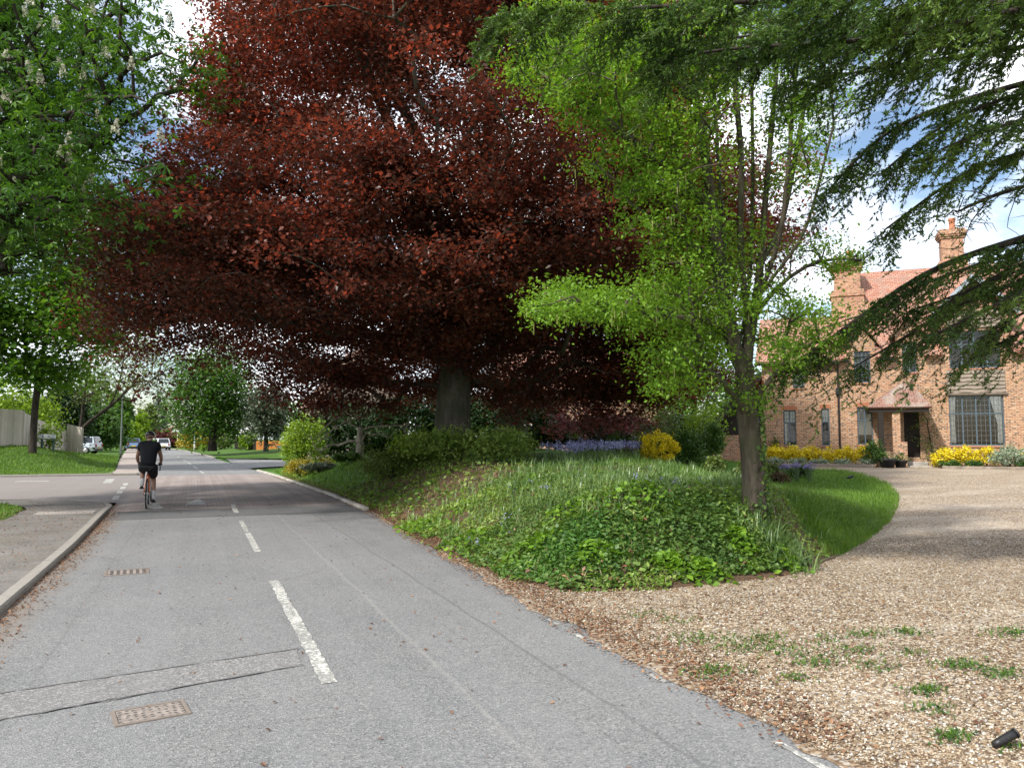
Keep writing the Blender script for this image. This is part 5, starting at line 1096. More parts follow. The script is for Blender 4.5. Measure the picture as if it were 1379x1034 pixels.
# ------------------------------------------------------------------ blackbird on the lawn
p = G(at(1146, 657, 22)[:2]); bd = thing('blackbird', 'small black bird standing on the lawn near the drive', 'bird', p, -.5)
skin('body', [(.0, 0, .10), (-.06, 0, .085), (.055, 0, .135), (.085, 0, .165), (-.12, 0, .075)], [(0, 1), (0, 2), (2, 3), (1, 4)], [.042, .034, .03, .024, .014], BLACK, bd)
skin('tail', [(-.1, 0, .08), (-.22, 0, .085)], [(0, 1)], [(.018, .008), (.022, .006)], BLACK, bd); MB().lathe([(.008, 0), (.001, .03)], (.105, 0, .165), 6, 'x').build('beak', m_plain('beak', (.6, .35, .04), .5), bd)
for s in (-1, 1): MB().tube([(.0, s * .015, .07), (.005, s * .018, .0), (.03, s * .02, .003)], .004, 5).build('leg', m_plain('bird_leg', (.12, .08, .05), .6), bd)

# ------------------------------------------------------------------ pots by the porch
hz = .36
def pot(label, u, o_, r, h):
    p = hw(u, o_, hz); t = thing('plant_pot', label, 'plant pot', p); MB().lathe([(r * .7, 0), (r * .95, h * .8), (r * 1.08, h * .82), (r * 1.08, h), (r * .9, h), (r * .88, h * .85)], k=18).build('pot', m_plain('pot_black', (.018, .019, .022), .5), t, True)
    att = ell((0, 0, h * 1.1), (r * 1.2, r * 1.2, h * .5), 16); V, Q, var = leaves_at(att, 14, .06, .09, .05); npmesh('foliage', V, Q, LF_GREEN, t, var)
pot('black planter with leafy plant left of the porch plinth', 4.85, 2.65, .32, .42); pot('smaller black pot tucked beside the porch step', 5.35, 2.25, .24, .36)
# ------------------------------------------------------------------ garden trees and shrubs
def G3(u, v, d, dz=0.0): p = at(u, v, d); return np.array([p[0], p[1], float(hgt(p[0], p[1])) + dz])
def px(n, d): return n * d / F                                        # size in metres of n picture rows at depth d
LF_BROWN = m_leaf('leaf_brown', (.05, .04, .02), (.11, .075, .045), (.2, .13, .08), .25)
# under and behind the beech
g_ = 'shrubs under the copper beech'
for lab, u, d, w, h, mat, per in (('olive yellow low bush at the left end under the beech', 528, 20.5, 46, 42, LF_OLIVE, 60), ('dark green bush directly in front of the beech trunk', 600, 20, 56, 46, LF_BLADE, 60), ('dark bush with tall leafy stems right of the beech trunk', 672, 19.4, 52, 50, LF_BLADE, 60), ('spreading dark bush between the trunk and the olive one', 562, 20.8, 40, 44, LF_LIME, 50)):
    shrub('garden_shrub', lab, 'shrub', G3(u, 610, d), (px(w, d), px(w, d) * .7, px(h, d) * .5), 60, per, .11, .04, mat, group=g_, sig=.24, droop=-.2)
for lab, u, d, w, h in (('dark yew hedge behind the bare weeping tree', 470, 36, 60, 78), ('dark evergreen block behind the beech trunk left side', 560, 36, 62, 84), ('dark yew hedge right of the beech trunk', 720, 36, 56, 72), ('dark yew hedge behind the purple maple', 820, 38, 66, 56), ('dark hedge behind the round yellow shrub', 905, 37, 60, 60), ('dark evergreen mass behind the beech trunk right side', 640, 38, 56, 80)):
    shrub('evergreen_hedge', lab, 'hedge', G3(u, 606, d, -.1), (px(w, d), 1.4, px(h, d) * .5), 220, 100, .17, .085, LF_DARK, sig=.12, shell=.8, group='dark evergreen hedges behind the garden')
shrub('lime_shrub', 'bright yellow green bush beside the drooping beech tips', 'shrub', G3(410, 608, 33), (px(33, 33), .9, px(76, 33) * .5), 90, 70, .12, .055, LF_LIME, sig=.14, droop=.4)
shrub('golden_shrub', 'low golden yellow bush at the end of the grass bank', 'shrub', G3(404, 618, 30), (px(20, 30), .5, px(26, 30) * .5), 50, 50, .07, .04, LF_GOLD, sig=.2)
shrub('golden_shrub', 'small golden bush trailing right towards the bare tree', 'shrub', G3(436, 610, 29.5), (px(14, 29), .4, px(16, 29) * .5), 24, 40, .07, .04, LF_GOLD, sig=.22)
shrub('low_plant', 'low blue green leafy clump along the bank top', 'plant', G3(432, 618, 29), (px(24, 29), .5, px(14, 29) * .5), 30, 50, .12, .06, LF_GREY, sig=.2)
shrub('low_plant', 'low bright green leafy clump near the pale trunk', 'plant', G3(470, 618, 28), (px(22, 28), .5, px(16, 28) * .5), 30, 50, .12, .06, LF_GREEN, sig=.2)
# bare weeping tree with pale limbs
b = G3(484, 606, 28, -.1); q = lambda u, v, d=28: at(u, v, d)
sk = [[b, q(485, 580), q(486, 545), q(487, 505), q(488, 470)], [q(486, 555), q(465, 552), q(445, 565), q(425, 590, 27.6)], [q(486, 558), q(462, 566), q(440, 585), q(418, 604, 27.5)], [q(487, 550), q(510, 552), q(535, 556, 28.4)], [q(486, 575), q(515, 574), q(545, 572), q(575, 574)], [q(487, 545), q(470, 540), q(450, 545), q(430, 560)], [q(486, 590), q(470, 594), q(455, 600)], [q(487, 560), q(505, 566), q(530, 580)]]
att = [q(u_ + RNG.randn() * 14, v_ + RNG.randn() * 9, 28 + RNG.randn() * .5) for u_, v_ in ((435, 590), (440, 575), (450, 560), (430, 600), (470, 560), (520, 558), (560, 573), (530, 580), (500, 590), (455, 550)) for _ in range(14)]
plant('weeping_tree', 'bare pale trunked weeping tree with arching whitish branches', 'tree', sk, np.array(att), .13, 6, (.2, .2, .1), .06, .035, LF_OLIVE, BARK_P, seg=.35, rmin=.008, flare=.2, expo=1.55)
# purple Japanese maple and its neighbours
b = G3(803, 610, 32); q = lambda u, v, d=32: at(u, v, d)
att = [q(u_ + RNG.randn() * su, v_ + RNG.randn() * sv, 32 + RNG.randn() * .9) for u_, v_, su, sv, n_ in ((800, 552, 32, 8, 44), (765, 572, 12, 8, 18), (840, 570, 16, 9, 26), (805, 568, 26, 8, 26)) for _ in range(n_)]
plant('purple_maple', 'low spreading feathery maple with purple pink leaves on the lawn', 'tree', [[b, q(806, 598), q(812, 585), q(804, 566)], [q(808, 594), q(795, 588), q(780, 572)], [q(812, 585), q(825, 572), q(838, 566)]], np.array(att), .10, 60, (.26, .26, .13), .11, .05, LF_PLUM, BARK_D, .5, .5, seg=.3)
p = G3(829, 609, 31); shrub('topiary_cone', 'small green clipped cone beside the purple maple', 'topiary', p, (.33, .33, .52), 60, 50, .06, .035, LF_GREEN, sig=.1, shell=.8)
p = G3(776, 610, 31); t = thing('spiky_plant', 'small spiky palm like plant left of the purple maple', 'plant', p); V = []; MB().tube([(0, 0, 0), (0, 0, .5)], [.07, .05], 7).build('stem', BARK_D, t, True)
for k in range(34): a = k * 2.4; e = .2 + .9 * RNG.rand(); d = np.array([math.cos(a) * math.cos(e), math.sin(a) * math.cos(e), math.sin(e)]); s_ = np.cross(d, [0, 0, 1]) * .025; o_ = np.array([0, 0, .5]); V += [o_ - s_, o_ + s_, o_ + d * .5 + s_ * .3 - [0, 0, .08], o_ + d * .5 - s_ * .3 - [0, 0, .08]]
npmesh('foliage', V, np.arange(len(V)).reshape(-1, 4), LF_OLIVE, t, RNG.rand(34))
shrub('round_yellow_shrub', 'round bright yellow bush behind the bluebells', 'shrub', G3(888, 624, 19.5, .04), (px(24, 19.5), px(23, 19.5), px(42, 19.5) * .5), 90, 60, .055, .03, LF_YELLOW, sig=.12, shell=.8, zlo=-.9)
for lab, u, d, w, h, mat in (('purple brown low shrub between cone and yellow bush', 846, 24, 14, 14, LF_BROWN), ('dark rosy brown twiggy shrub left of the young tree', 962, 16, 13, 26, LF_OLIVE), ('green shrub directly right of the round yellow bush', 925, 22, 26, 52, LF_GREEN), ('pale lime garden tree bush behind the green shrub', 945, 29, 36, 74, LF_LIME), ('mid green shrub against the house wing', 958, 27, 20, 56, LF_GREEN), ('feathery green bush left of the round yellow shrub', 868, 27, 18, 34, LF_OLIVE), ('rose bush with reddish shoots beside the trunk', 1000, 15, 10, 26, LF_OLIVE), ('light green tall shrub under the beech skirt', 880, 33, 36, 90, LF_OLIVE), ('pale leaved bush behind the bank shrubs', 690, 26, 26, 66, LF_PALE)):
    shrub('garden_shrub', lab, 'shrub', G3(u, 612, d), (px(w, d), px(w, d) * .8, px(h, d) * .5), 60, 55, .085 if d < 25 else .11, .045, mat, sig=.18)
for lab, u, d, w, h, mat in (('dwarf rose bush with bare stems near the lawn edge', 1040, 22, 20, 26, LF_OLIVE), ('leafy perennial clump in the bed right of the trunk', 1075, 22.5, 24, 22, LF_GREEN), ('brownish perennial clump in the bed right of the trunk', 1052, 21, 16, 16, LF_BROWN)):
    p = G3(u, 632, d); shrub('perennial', lab, 'plant', p, (px(w, d), px(w, d) * .7, px(h, d) * .5), 34, 34, .07, .035, mat, sig=.2)
for lab, u in (('purple flower clump nearest the trunk', 1058), ('purple flower clump in the middle of three', 1073), ('purple flower clump farthest from the trunk', 1091)):
    p = G3(u, 632, 21.2); t = thing('purple_flowers', lab, 'flowers', p); V = []; m = MB()
    for k in range(22): a = RNG.rand() * 6.28; r_ = RNG.rand() * .16; m.tube([(r_ * .4 * math.cos(a), r_ * .4 * math.sin(a), 0), (r_ * math.cos(a), r_ * math.sin(a), .4 + RNG.rand() * .12)], .004, 3); V.append(m.v[-1])
    m.build('stem', LF_STRAP, t); V, Q, var = leaves_at(np.array(V), 12, .03, .035, .02); npmesh('blossom', V, Q, LF_PURPLE, t, var)
# planting along the house
for side, us in (('left of the porch', np.linspace(-.2, 4.05, 7)), ('right of the porch', np.concatenate([np.linspace(7.0, 8.5, 3), np.linspace(10.0, 13, 5)]))):
    for u in us: shrub('yellow_shrub', 'bright yellow shrub in the border row %s' % side, 'shrub', hw(u, 1.35 + RNG.rand() * .2, .48), (.48, .4, .36 + RNG.rand() * .06), 46, 42, .085, .045, LF_YELLOW, sig=.18, group='yellow shrubs in the border %s' % side, shell=.7)
for u in np.linspace(-.3, 4.1, 6): shrub('border_plant', 'low green plant edging the border left of the porch', 'plant', hw(u, 2.35, .46), (.45, .35, .16), 22, 30, .09, .045, LF_OLIVE if RNG.rand() < .5 else LF_PALE, group='green edging plants left of the porch', sig=.22)
for u in (7.1, 7.9, 9.6, 10.6, 11.5): shrub('border_plant', 'low green plant edging the border right of the porch', 'plant', hw(u, 2.4, .46), (.45, .35, .15), 22, 30, .09, .045, LF_GREEN, group='green edging plants right of the porch', sig=.22)
shrub('variegated_shrub', 'pale silvery green spreading shrub under the bay window', 'shrub', hw(9.15, 2.3, .46), (.85, .6, .42), 70, 46, .085, .04, LF_PALE, sig=.16)
shrub('porch_shrub', 'green leafy shrub at the foot of the porch post', 'shrub', hw(4.35, 2.3, .46), (.42, .4, .55), 50, 40, .09, .045, LF_GREEN, sig=.18)
shrub('wall_climber', 'thin climber on the house wall left of the first window', 'climber', hw(.4, .3, .45), (.22, .2, .7), 30, 22, .09, .045, LF_OLIVE, sig=.25)
b = hw(6.75, .3, .4); att = [hw(6.75 + RNG.randn() * .28 - .25 * k / 40, .18 + RNG.rand() * .3, .7 + 2.0 * k / 40) for k in range(60) for _ in (0,)][:60]
plant('porch_climber', 'climbing rose sprawling up the wall right of the porch door', 'climber', [[b, hw(6.72, .2, 1.2), hw(6.6, .2, 2.2)]], np.array(att), .03, 20, (.12, .12, .1), .075, .04, LF_OLIVE, BARK_D, seg=.3, rmin=.006, names=('stem', 'foliage'))
# ------------------------------------------------------------------ left side beyond the side road
def GV(u, v, d): p = at(u, v, d); return np.array([p[0], p[1], float(vergez(p[0], p[1])) - .05])
b = GV(44, 602, 37.5); q = lambda u, v, d=37.5: at(u, v, d)
att = np.vstack([ell(at(25, 330, 37), (5.2, 4.6, 5.4), 420, .5, zlo=-.9), ell(at(110, 420, 36), (2.6, 2.6, 2.2), 90, .3), ell(at(60, 500, 37), (2.0, 2.4, .7), 40, .2), ell(at(-10, 440, 36), (2.6, 2.5, 1.8), 80, .2)])
plant('maple_tree', 'green maple with slim dark trunk standing at the pale fence', 'tree', [[b, q(46, 560), q(50, 520), q(58, 480), q(64, 430), q(60, 360), q(50, 280)], [q(54, 500), q(72, 480), q(95, 460), q(125, 430)], [q(60, 460), q(30, 420), q(-20, 380)]], att, .155, 66, (.55, .55, .35), .24, .17, LF_MAPLE, BARK_D, .7, .3, seg=.6, rmin=.02)
b = GV(92, 592, 54); q = lambda u, v, d=54: at(u, v, d)
att = [q(u_ + RNG.randn() * su, v_ + RNG.randn() * sv, 54 + RNG.randn() * 2) for u_, v_, su, sv, n_ in ((150, 480, 30, 20, 90), (195, 500, 18, 16, 40), (120, 500, 24, 22, 50), (205, 470, 14, 12, 22), (170, 520, 20, 8, 16)) for _ in range(n_)]
plant('leaning_tree', 'leaning tree with forked branches and olive leaves over the lamp post', 'tree', [[b, q(104, 578), q(122, 566), q(148, 548), q(170, 528), q(190, 505)], [q(148, 548), q(158, 525), q(165, 500), q(168, 470)], [q(110, 572), q(112, 540), q(118, 505), q(125, 470)]], np.array(att), .15, 30, (.5, .5, .35), .2, .1, LF_OLIVE, BARK_D, .6, .3, seg=.6, rmin=.025)
LB = [('lime green bush behind the pale fence at the far left', 8, 48, 62, 110, LF_LIME, 575), ('dark evergreen bush behind the stepped fence', 84, 55, 34, 100, LF_DARK, 560), ('green bush behind the silver car', 132, 80, 32, 60, LF_GREEN, 592), ('lime bush left of the lamp post', 150, 86, 22, 66, LF_MAPLE, 600), ('yellow green bush left of the cyclist head', 178, 110, 14, 34, LF_LIME, 604), ('tall green bush along the left path', 165, 118, 14, 70, LF_GREEN, 604), ('mid green bank of bushes behind the maple trunk', 40, 56, 40, 80, LF_MAPLE, 560)]
for lab, u, d, w, h, mat, v in LB:
    p = GV(u, v, d); shrub('verge_bush', lab, 'bush', p, (px(w, d), px(w, d) * .7, px(h, d) * .5), 110, 70, .0045 * d, .0025 * d, mat, sig=.16)
shrub('fence_shrub', 'thin light shrub in front of the stepped pale fence', 'shrub', GV(66, 612, 41.5), (px(20, 41), .6, px(42, 41) * .5), 40, 26, .15, .08, LF_LIME, sig=.22)
# far trees along the road
def ftree(lab, u, d, vb, w, vt, mat, per=46, n=130, trunk=.2, ls=.0045, cat='tree', zlo=-.85, lump=.2, name='roadside_tree', bare=.12):
    b = at(u, vb, d); b[2] = min(b[2], .4); top = HC + (590 - vt) * d / F; H_ = top - b[2]; r = px(w, d); c = b + [0, 0, H_ * (.5 + bare / 2)]
    return plant(name, lab, cat, [[b, b + [0, 0, H_ * .35], b + [0, 0, H_ * .7]]], ell(c, (r, r * .9, H_ * (.5 - bare / 2)), n, .5, zlo=zlo, lump=lump), trunk, per, (r * .16, r * .16, H_ * .07), ls * d, ls * .55 * d, mat, BARK_D, .5, .3, seg=max(.6, H_ * .08), rmin=.02)
fc = ftree('round dark horse chestnut dotted with white blossom across the road', 286, 72, 606, 58, 468, LF_CHEST, 80, 260, .35, .0042, bare=.06)
bb = np.array(fc.location); c = bb + [0, 0, 5.2]; pts = ell(c, (4.1, 3.7, 4.5), 420, .95, zlo=-.7); V, Q = leafmesh(pts, .32, .13, .1, -.5); npmesh('blossom', V, Q, LF_CREAM, fc, RNG.rand(420), off=bb, kind='stuff')
FT = [('grey green conifer shaped tree right of the round chestnut', 358, 70, 606, 27, 522, LF_GREY, 60, 120), ('pink red leaved tree far down the road', 232, 128, 605, 17, 578, LF_RED, 40, 70), ('pale blossoming tree beside the pink one', 256, 124, 604, 11, 572, LF_PALE, 40, 50), ('tall thin grey green pine far beyond the cyclist', 214, 170, 604, 11, 530, LF_GREY, 30, 60), ('second tall pale tree left of the far pines', 196, 160, 604, 12, 545, LF_OLIVE, 30, 60), ('green tree far left behind the silver car', 128, 120, 604, 30, 500, LF_MAPLE, 40, 110), ('light green tree above the left path far away', 185, 150, 604, 14, 560, LF_LIME, 30, 50), ('far dark tree right of the pink one', 300, 120, 604, 30, 545, LF_GREEN, 40, 80), ('tall tree behind the grey green conifer', 390, 95, 604, 34, 540, LF_GREEN, 40, 100), ('olive tree behind the brown gabled house', 445, 75, 606, 30, 540, LF_OLIVE, 40, 100),
      ('dark tree behind the purple maple garden', 850, 62, 606, 50, 520, LF_GREEN, 40, 120), ('light green tree behind the lower end of the brick house', 935, 46, 606, 44, 488, LF_MAPLE, 60, 110), ('leafy tree beyond the young tree and the wing', 1010, 50, 606, 40, 500, LF_GREEN, 60, 110), ('tall tree at the far left edge behind the fence', -60, 70, 590, 60, 420, LF_GREEN, 40, 120)]
for f in FT: ftree(*f)
shrub('yellow_hedge', 'large clipped golden hedge on the right beyond the white post', 'hedge', [*at(264, 607, 98)[:2], .1], (px(22, 98), 1.8, px(26, 98) * .5), 120, 40, .24, .14, LF_GOLD, sig=.12, shell=.8)
shrub('green_hedge', 'olive hedge continuing right of the golden one', 'hedge', [*at(296, 607, 100)[:2], .2], (px(16, 100), 1.8, px(24, 100) * .5), 80, 40, .24, .14, LF_OLIVE, sig=.12, shell=.8)
shrub('verge_bush', 'tiny round green bush at the foot of the golden hedge', 'bush', [*at(274, 609, 92)[:2], .1], (px(5, 92), .5, px(9, 92) * .5), 24, 26, .15, .08, LF_LIME, sig=.2)
shrub('verge_bush', 'light green bush beside the dark fence and chestnut', 'bush', [*at(333, 606, 86)[:2], .4], (px(13, 86), 1.0, px(26, 86) * .5), 40, 40, .3, .16, LF_LIME, sig=.2)

# ------------------------------------------------------------------ ground cover (nobody could count it)
def scat(n, r0, r1, f0, f1, ok):
    r = RNG.uniform(r0, r1, n); f = RNG.uniform(f0, f1, n); x = r * cY + f * sY; y = -r * sY + f * cY; k = ok(x, y, r, f); return x[k], y[k], r[k], f[k]
def blades(P, h, w, lean, rng=RNG, seg=2):
    n = len(P); a = rng.rand(n) * 6.283; d = np.stack([np.cos(a), np.sin(a), a * 0], 1); s_ = np.stack([-np.sin(a), np.cos(a), a * 0], 1); h = np.broadcast_to(np.asarray(h), (n,)) * rng.uniform(.6, 1.25, n); ln = lean * rng.uniform(.3, 1.5, n); rows = []
    for k in range(seg + 1):
        t = k / seg; c = P + d * (h * ln * t * t)[:, None] + np.array([0, 0, 1.0]) * (h * (t - .45 * np.minimum(ln, 1.4) * t * t))[:, None]; ww = (w * (1 - t) ** .7 + w * .06) / 2; rows += [c - s_ * ww, c + s_ * ww]
    V = np.stack(rows, 1); m = 2 * (seg + 1); i = np.arange(n)[:, None] * m; Q = np.concatenate([np.stack([i + 2 * k, i + 2 * k + 1, i + 2 * k + 3, i + 2 * k + 2], -1).reshape(-1, 4) for k in range(seg)]); return V.reshape(-1, 3), Q, np.tile(rng.rand(n), seg)
KL = ks(True)
bank = lambda x, y, r, f: (sdist(x, y) > -.16 + .36 * vnoise(x, y, .35, 21)) & ~KL(x, y)
# ivy and leafy cover on the bank
def cover(name, mat, n1, n2, size, asp, ok2, hmax, up=1.2, seed=1, droop=.15):
    Ps = []; Ls = []
    for n, r0, r1, f0, f1, sc in ((n1, -2, 5.2, 8, 14, 1.0), (n2, -9, 3.5, 13, 40, 1.7)):
        x, y, r, f = scat(n, r0, r1, f0, f1, lambda x, y, r, f: bank(x, y, r, f) & ok2(x, y, r, f)); s = sdist(x, y)
        z = hgt(x, y) + RNG.rand(len(x)) ** 1.5 * hmax * sstep(0, .5, s) + .015; Ps.append(np.stack([x, y, z], 1)); Ls.append(np.full(len(x), size * sc))
    P = np.vstack(Ps); Ln = np.concatenate(Ls)[:, None]; V, Q = leafmesh(P, Ln, Ln * asp, up, droop); c = vnoise(P[:, 0], P[:, 1], .35, seed + 40); npmesh(name, V, Q, mat, None, np.clip(c * .6 + RNG.rand(len(P)) * .45 - .02, 0, 1), kind='stuff')
ivz = lambda x, y: vnoise(x, y, 1.1, 33) * .7 + vnoise(x, y, .4, 34) * .3
mound1 = lambda r, f: np.exp(-(((r - .75) / .75) ** 2 + ((f - 9.3) / .75) ** 2)); mound2 = lambda r, f: np.exp(-(((r - 2.55) / .85) ** 2 + ((f - 9.4) / .8) ** 2))
cover('ivy_cover', LF_IVY, 52000, 22000, .055, .85, lambda x, y, r, f: (ivz(x, y) + .3 * mound2(r, f) > .44) & (RNG.rand(len(x)) < .85), .12, seed=1)
cover('leafy_ground_cover', LF_BLADE, 44000, 30000, .06, .5, lambda x, y, r, f: (ivz(x, y) < .56) & (vnoise(x, y, .8, 51) > .22), .10, .9, seed=2, droop=-.1)
cover('bright_ground_cover', LF_YOUNG, 15000, 12000, .05, .6, lambda x, y, r, f: vnoise(x, y, .9, 61) > .56, .13, 1.0, seed=3)
x, y, r, f = scat(60000, -.6, 4.2, 8.2, 10.9, lambda x, y, r, f: (sdist(x, y) > .03) & (RNG.rand(len(x)) < np.maximum(mound1(r, f), 0) ** 1.2)); P = np.stack([x, y, hgt(x, y) + .12 * mound1(r, f) * RNG.rand(len(x)) ** .5], 1)
V, Q = leafmesh(P, .055, .034, .8, .05); npmesh('geranium_mound', V, Q, m_leaf('leaf_geranium', (.03, .085, .016), (.065, .165, .03), (.13, .26, .06), .35), None, np.clip(vnoise(x, y, .25, 71) * .6 + RNG.rand(len(x)) * .4, 0, 1), kind='stuff')
x, y, r, f = scat(60000, .9, 4.4, 8.2, 11.2, lambda x, y, r, f: (sdist(x, y) > .05) & (RNG.rand(len(x)) < np.maximum(mound2(r, f), 0) ** 1.1)); P = np.stack([x, y, hgt(x, y) + .09 * mound2(r, f) * RNG.rand(len(x)) ** .5], 1)
V, Q = leafmesh(P, .058, .052, .9, .15); npmesh('ivy_mound', V, Q, LF_IVY, None, np.clip(vnoise(x, y, .2, 72) * .6 + RNG.rand(len(x)) * .4, 0, 1), kind='stuff')
# strap leaves of bluebells and daffodils, long grass clumps
Ps = []
for u_, v_, d_, s_, n_ in ((760, 650, 12, .7, 700), (830, 660, 11.6, .8, 800), (900, 655, 11.4, .8, 900), (700, 640, 13, .8, 500), (960, 650, 11.5, .5, 500), (640, 640, 14, .8, 300), (1050, 715, 9.6, .22, 260), (1030, 700, 9.7, .2, 120), (870, 625, 14.5, 1.0, 900), (780, 628, 15.5, 1.2, 900), (720, 660, 11.5, .5, 250), (820, 700, 10.6, .5, 160)):
    p = at(u_, v_, d_)[:2] + RNG.randn(n_, 2) * s_; p = p[sdist(p[:, 0], p[:, 1]) > .12]; Ps.append(p)
p = np.vstack(Ps); P = np.c_[p, hgt(p[:, 0], p[:, 1])]; V, Q, var = blades(P, .27, .017, .75, seg=3); npmesh('strap_leaves', V, Q, LF_STRAP, None, var, kind='stuff')
p = at(1062, 735, 9.45)[:2] + RNG.randn(150, 2) * .14; P = np.c_[p, hgt(p[:, 0], p[:, 1])]; V, Q, var = blades(P, .48, .018, 1.0, seg=4); npmesh('strap_leaves', V, Q, LF_STRAP, None, var, kind='stuff')
# bluebells
x, y, r, f = scat(1500, .6, 3.4, 17.6, 20.0, lambda x, y, r, f: (r < .165 * f) & (r > .04 * f) & (vnoise(x, y, .55, 81) * .6 + vnoise(x, y, .2, 82) * .4 > .42)); z = hgt(x, y); P = np.stack([x, y, z], 1)
V, Q, var = blades(P[:900], .34, .02, .5); npmesh('strap_leaves', V, Q, LF_STRAP, None, var, kind='stuff')
att = P + np.stack([RNG.randn(len(x)) * .05, RNG.randn(len(x)) * .05, .30 + RNG.rand(len(x)) * .14], 1); V, Q, var = leaves_at(att, 5, (.015, .015, .04), .04, .024, .1, .6); npmesh('bluebells', V, Q, LF_BLUE, None, var, kind='stuff')
x, y, r, f = scat(240, -2.5, 2.5, 10, 15, lambda x, y, r, f: bank(x, y, r, f) & (vnoise(x, y, .7, 83) > .62)); att = np.stack([x, y, hgt(x, y) + .2], 1); V, Q, var = leaves_at(att, 6, (.02, .02, .04), .03, .02); npmesh('bluebells', V, Q, LF_BLUE, None, var, kind='stuff')
x, y, r, f = scat(5000, -4, 5, 8, 17, lambda x, y, r, f: bank(x, y, r, f) & (vnoise(x, y, .6, 87) > .5)); P = np.stack([x, y, hgt(x, y)], 1); V, Q, var = blades(P, .19, .007, 1.1, seg=3); npmesh('dry_grass', V, Q, m_leaf('leaf_straw', (.2, .15, .08), (.36, .28, .16), (.5, .42, .27), .25), None, var, kind='stuff')
x, y, r, f = scat(2600, -4, 5, 8, 17, lambda x, y, r, f: bank(x, y, r, f)); P = np.stack([x, y, hgt(x, y) + .1 * RNG.rand(len(x))], 1); V, Q = leafmesh(P, .055, .03, .6, .2); npmesh('leaf_litter', V, Q, LF_LITTER, None, RNG.rand(len(x)), kind='stuff')
Ps = []                                                            # leafy weeds spilling at the foot of the bank
for u_, v_, d_, n_, s_ in ((1000, 758, 9.2, 260, .16), (905, 765, 8.7, 200, .15), (1055, 752, 9.4, 180, .13), (800, 752, 8.9, 220, .2), (720, 722, 9.6, 220, .25), (950, 770, 8.7, 160, .12), (640, 700, 11, 200, .3), (860, 690, 10, 260, .35), (760, 690, 10.5, 220, .3), (560, 690, 13, 200, .4)):
    c = at(u_, v_, d_)[:2]; q = RNG.randn(n_, 2); p = c + q * s_; Ps.append(np.c_[p, np.maximum(hgt(p[:, 0], p[:, 1]), drivez(p[:, 0], p[:, 1])) + .17 * np.exp(-(q ** 2).sum(1) / 2) * RNG.rand(n_) ** .4 + .02])
P = np.vstack(Ps); P = P[sdist(P[:, 0], P[:, 1]) > -.22]; V, Q = leafmesh(P, .082, .062, .9, .1); npmesh('broadleaf_weeds', V, Q, LF_YOUNG, None, RNG.rand(len(P)) * .8, kind='stuff')
# lawn and verge grass
lawnk = lambda x, y, r, f: (sdist(x, y) > -.05) & KL(x, y)
x, y, r, f = scat(150000, 2.2, 13, 10, 27, lambda x, y, r, f: lawnk(x, y, r, f) & (RNG.rand(len(x)) < np.clip(13 / f, .35, 1))); P = np.stack([x, y, hgt(x, y)], 1); s = sdist(x, y)
V, Q, var = blades(P, np.where(s < .6, .11, .06) * (1 + f / 30), .012, .7); npmesh('lawn_grass', V, Q, LF_GRASS, None, np.clip(var * .6 + np.tile(vnoise(x, y, .8, 91), 2) * .4, 0, 1), kind='stuff')
x, y, r, f = scat(16000, 3.6, 8, 10.2, 15, lambda x, y, r, f: (sdist(x, y) > .0) & (sdist(x, y) < 1.1) & (r > 4.1) & (vnoise(x, y, .3, 92) > .35)); P = np.stack([x, y, hgt(x, y)], 1); V, Q, var = blades(P, .24, .011, 1.0, seg=3); npmesh('long_grass', V, Q, LF_GRASS, None, var, kind='stuff')
x, y, r, f = scat(26000, -12, -1.6, 16, 40, lambda x, y, r, f: (sdist(x, y) > .05) & (sdist(x, y) < 5)); P = np.stack([x, y, hgt(x, y)], 1); V, Q, var = blades(P, .12, .022, .7); npmesh('bank_grass', V, Q, LF_GRASS, None, var, kind='stuff')
x = RNG.uniform(-9, -3.3, 26000); y = RNG.uniform(9, 22, 26000); k = keep_near(x, y) & ~((x > -5.5) & (x < -3.7) & (y > 17.1) & (y < 18.7)); x, y = x[k], y[k]; P = np.stack([x, y, vn(x, y)], 1); V, Q, var = blades(P, .10, .012, .7); npmesh('verge_grass', V, Q, LF_GRASS, None, var, kind='stuff')
x = RNG.uniform(-26, -3.3, 70000); y = 37.4 + RNG.rand(70000) ** 1.6 * 34; k = keep_far(x, y) & (vnoise(x, y, 1.2, 95) > .25); x, y = x[k], y[k]; P = np.stack([x, y, vergez(x, y)], 1); V, Q, var = blades(P, .13, .03, .7); npmesh('verge_grass', V, Q, LF_GRASS, None, var, kind='stuff')
# gravel stones, leaf litter, weeds in the drive
n = 78000; f = 2.6 + RNG.rand(n) ** 1.35 * 9.5; r = RNG.uniform(-.2, .72, n) * f; x = r * cY + f * sY; y = -r * sY + f * cY
k = (x > xr(y) - .06 + .2 * vnoise(x, y, .4, 2)) & (sdist(x, y) < -.02); x, y, f = x[k], y[k], f[k]; n = len(x)
oct_ = np.array([(1, 0, 0), (0, 1, 0), (-1, 0, 0), (0, -1, 0), (0, 0, 1), (0, 0, -1)], float); of = np.array([(0, 1, 4), (1, 2, 4), (2, 3, 4), (3, 0, 4), (1, 0, 5), (2, 1, 5), (3, 2, 5), (0, 3, 5)])
a = RNG.rand(n) * 6.28; S = RNG.uniform(.5, 1.3, n)[:, None] * np.stack([RNG.uniform(.008, .013, n), RNG.uniform(.006, .010, n), RNG.uniform(.004, .008, n)], 1)
V = oct_[None] * S[:, None] + RNG.randn(n, 6, 3) * S[:, None] * .2; ca, sa = np.cos(a)[:, None], np.sin(a)[:, None]; V = np.stack([V[..., 0] * ca - V[..., 1] * sa, V[..., 0] * sa + V[..., 1] * ca, V[..., 2]], -1) + np.stack([x, y, drivez(x, y) + .006], 1)[:, None]
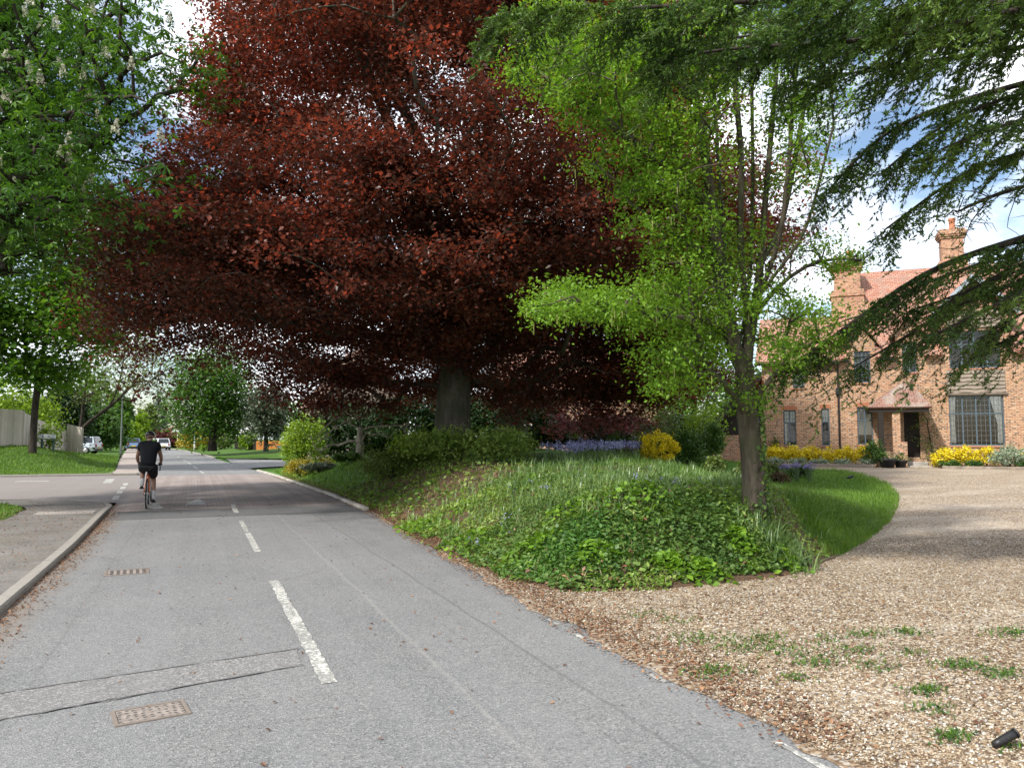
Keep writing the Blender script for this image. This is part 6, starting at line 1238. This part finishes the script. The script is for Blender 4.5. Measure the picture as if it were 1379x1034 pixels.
tS = NT('gravel_stone'); aS = tS.n('ShaderNodeAttribute', attribute_name='var').outputs['Fac']
STONE = tS.done(tS.bsdf(tS.ramp(aS, [(0, (.11, .08, .055)), (.25, (.21, .145, .088)), (.5, (.31, .235, .152)), (.72, (.43, .35, .25)), (.85, (.31, .295, .27)), (1, (.64, .6, .52))]), .65, .35))
npmesh('gravel_stones', V.reshape(-1, 3), (of[None] + (np.arange(n) * 6)[:, None, None]).reshape(-1, 3), STONE, None, np.repeat(RNG.rand(n), 8), True, kind='stuff')
Ps = []
y = RNG.uniform(3.2, 34, 17000); x = xr(y) + RNG.normal(.16, .19, 17000); z = np.where(sdist(x, y) > 0, hgt(x, y), drivez(x, y)) + .012; Ps.append(np.stack([x, y, np.maximum(z, .008)], 1)[(x > xr(y) - .2)])
y = RNG.uniform(4, 21, 2600); x = xl(y) + np.abs(RNG.randn(2600)) * .14 + .01; Ps.append(np.stack([x, y, np.full(2600, .009)], 1)); y = RNG.uniform(5, 21, 1500); x = -1.8 - RNG.rand(1500) * 1.5; Ps.append(np.stack([x, y, np.full(1500, .105)], 1))
y = RNG.uniform(5, 21, 900); x = -3.3 + RNG.randn(900) * .14; Ps.append(np.stack([x, y, np.full(900, .125)], 1))
p = np.stack([RNG.uniform(3, 6.5, 2600), RNG.uniform(2, 9, 2600)], 1); p = p[(sdist(p[:, 0], p[:, 1]) < .1)]; Ps.append(np.c_[p, np.full(len(p), .024)])
p = np.stack([RNG.uniform(-1.5, 3, 500), RNG.uniform(3, 22, 500)], 1); Ps.append(np.c_[p, np.full(len(p), .0085 )])
p = np.stack([RNG.uniform(2.5, 7, 4000), RNG.uniform(7, 13, 4000)], 1); s = sdist(p[:, 0], p[:, 1]); p = p[(s > -.25) & (s < .4)]; Ps.append(np.c_[p, np.maximum(hgt(p[:, 0], p[:, 1]), drivez(p[:, 0], p[:, 1])) + .01])
P = np.vstack(Ps); V, Q = leafmesh(P, .032, .018, 2.2, .0, .35); npmesh('leaf_litter', V, Q, LF_LITTER, None, RNG.rand(len(P)), kind='stuff')
Ps = []; Pb = []
for u_, v_, s_, n_ in ((940, 852, .14, 160), (1005, 863, .16, 200), (968, 897, .10, 170), (1035, 852, .10, 110), (1100, 884, .10, 130), (1165, 848, .09, 120), (1150, 868, .10, 110), (1222, 846, .08, 120), (1296, 888, .09, 190), (1345, 900, .08, 120), (1245, 920, .06, 120), (1250, 944, .07, 80), (1282, 980, .05, 130), (1362, 846, .10, 150), (1180, 890, .09, 90), (1060, 870, .12, 120), (915, 830, .10, 60), (1070, 905, .06, 60), (870, 822, .1, 50), (1358, 992, .04, 40), (1225, 872, .05, 50), (1110, 855, .1, 60)):
    d_ = F * 1.58 / (v_ - 590); c = at(u_, v_, d_)[:2]; p = c + RNG.randn(n_, 2) * s_ * [1.15, .8]; Ps.append(np.c_[p, drivez(p[:, 0], p[:, 1]) + .008 + RNG.rand(n_) * .02]); Pb.append(Ps[-1][::2])
P = np.vstack(Ps); V, Q = leafmesh(P, .028, .014, .9, -.1); npmesh('drive_weeds', V, Q, LF_GREEN, None, RNG.rand(len(P)), kind='stuff'); P = np.vstack(Pb); V, Q, var = blades(P, .045, .006, .9); npmesh('drive_weeds', V, Q, LF_MAPLE, None, var, kind='stuff')
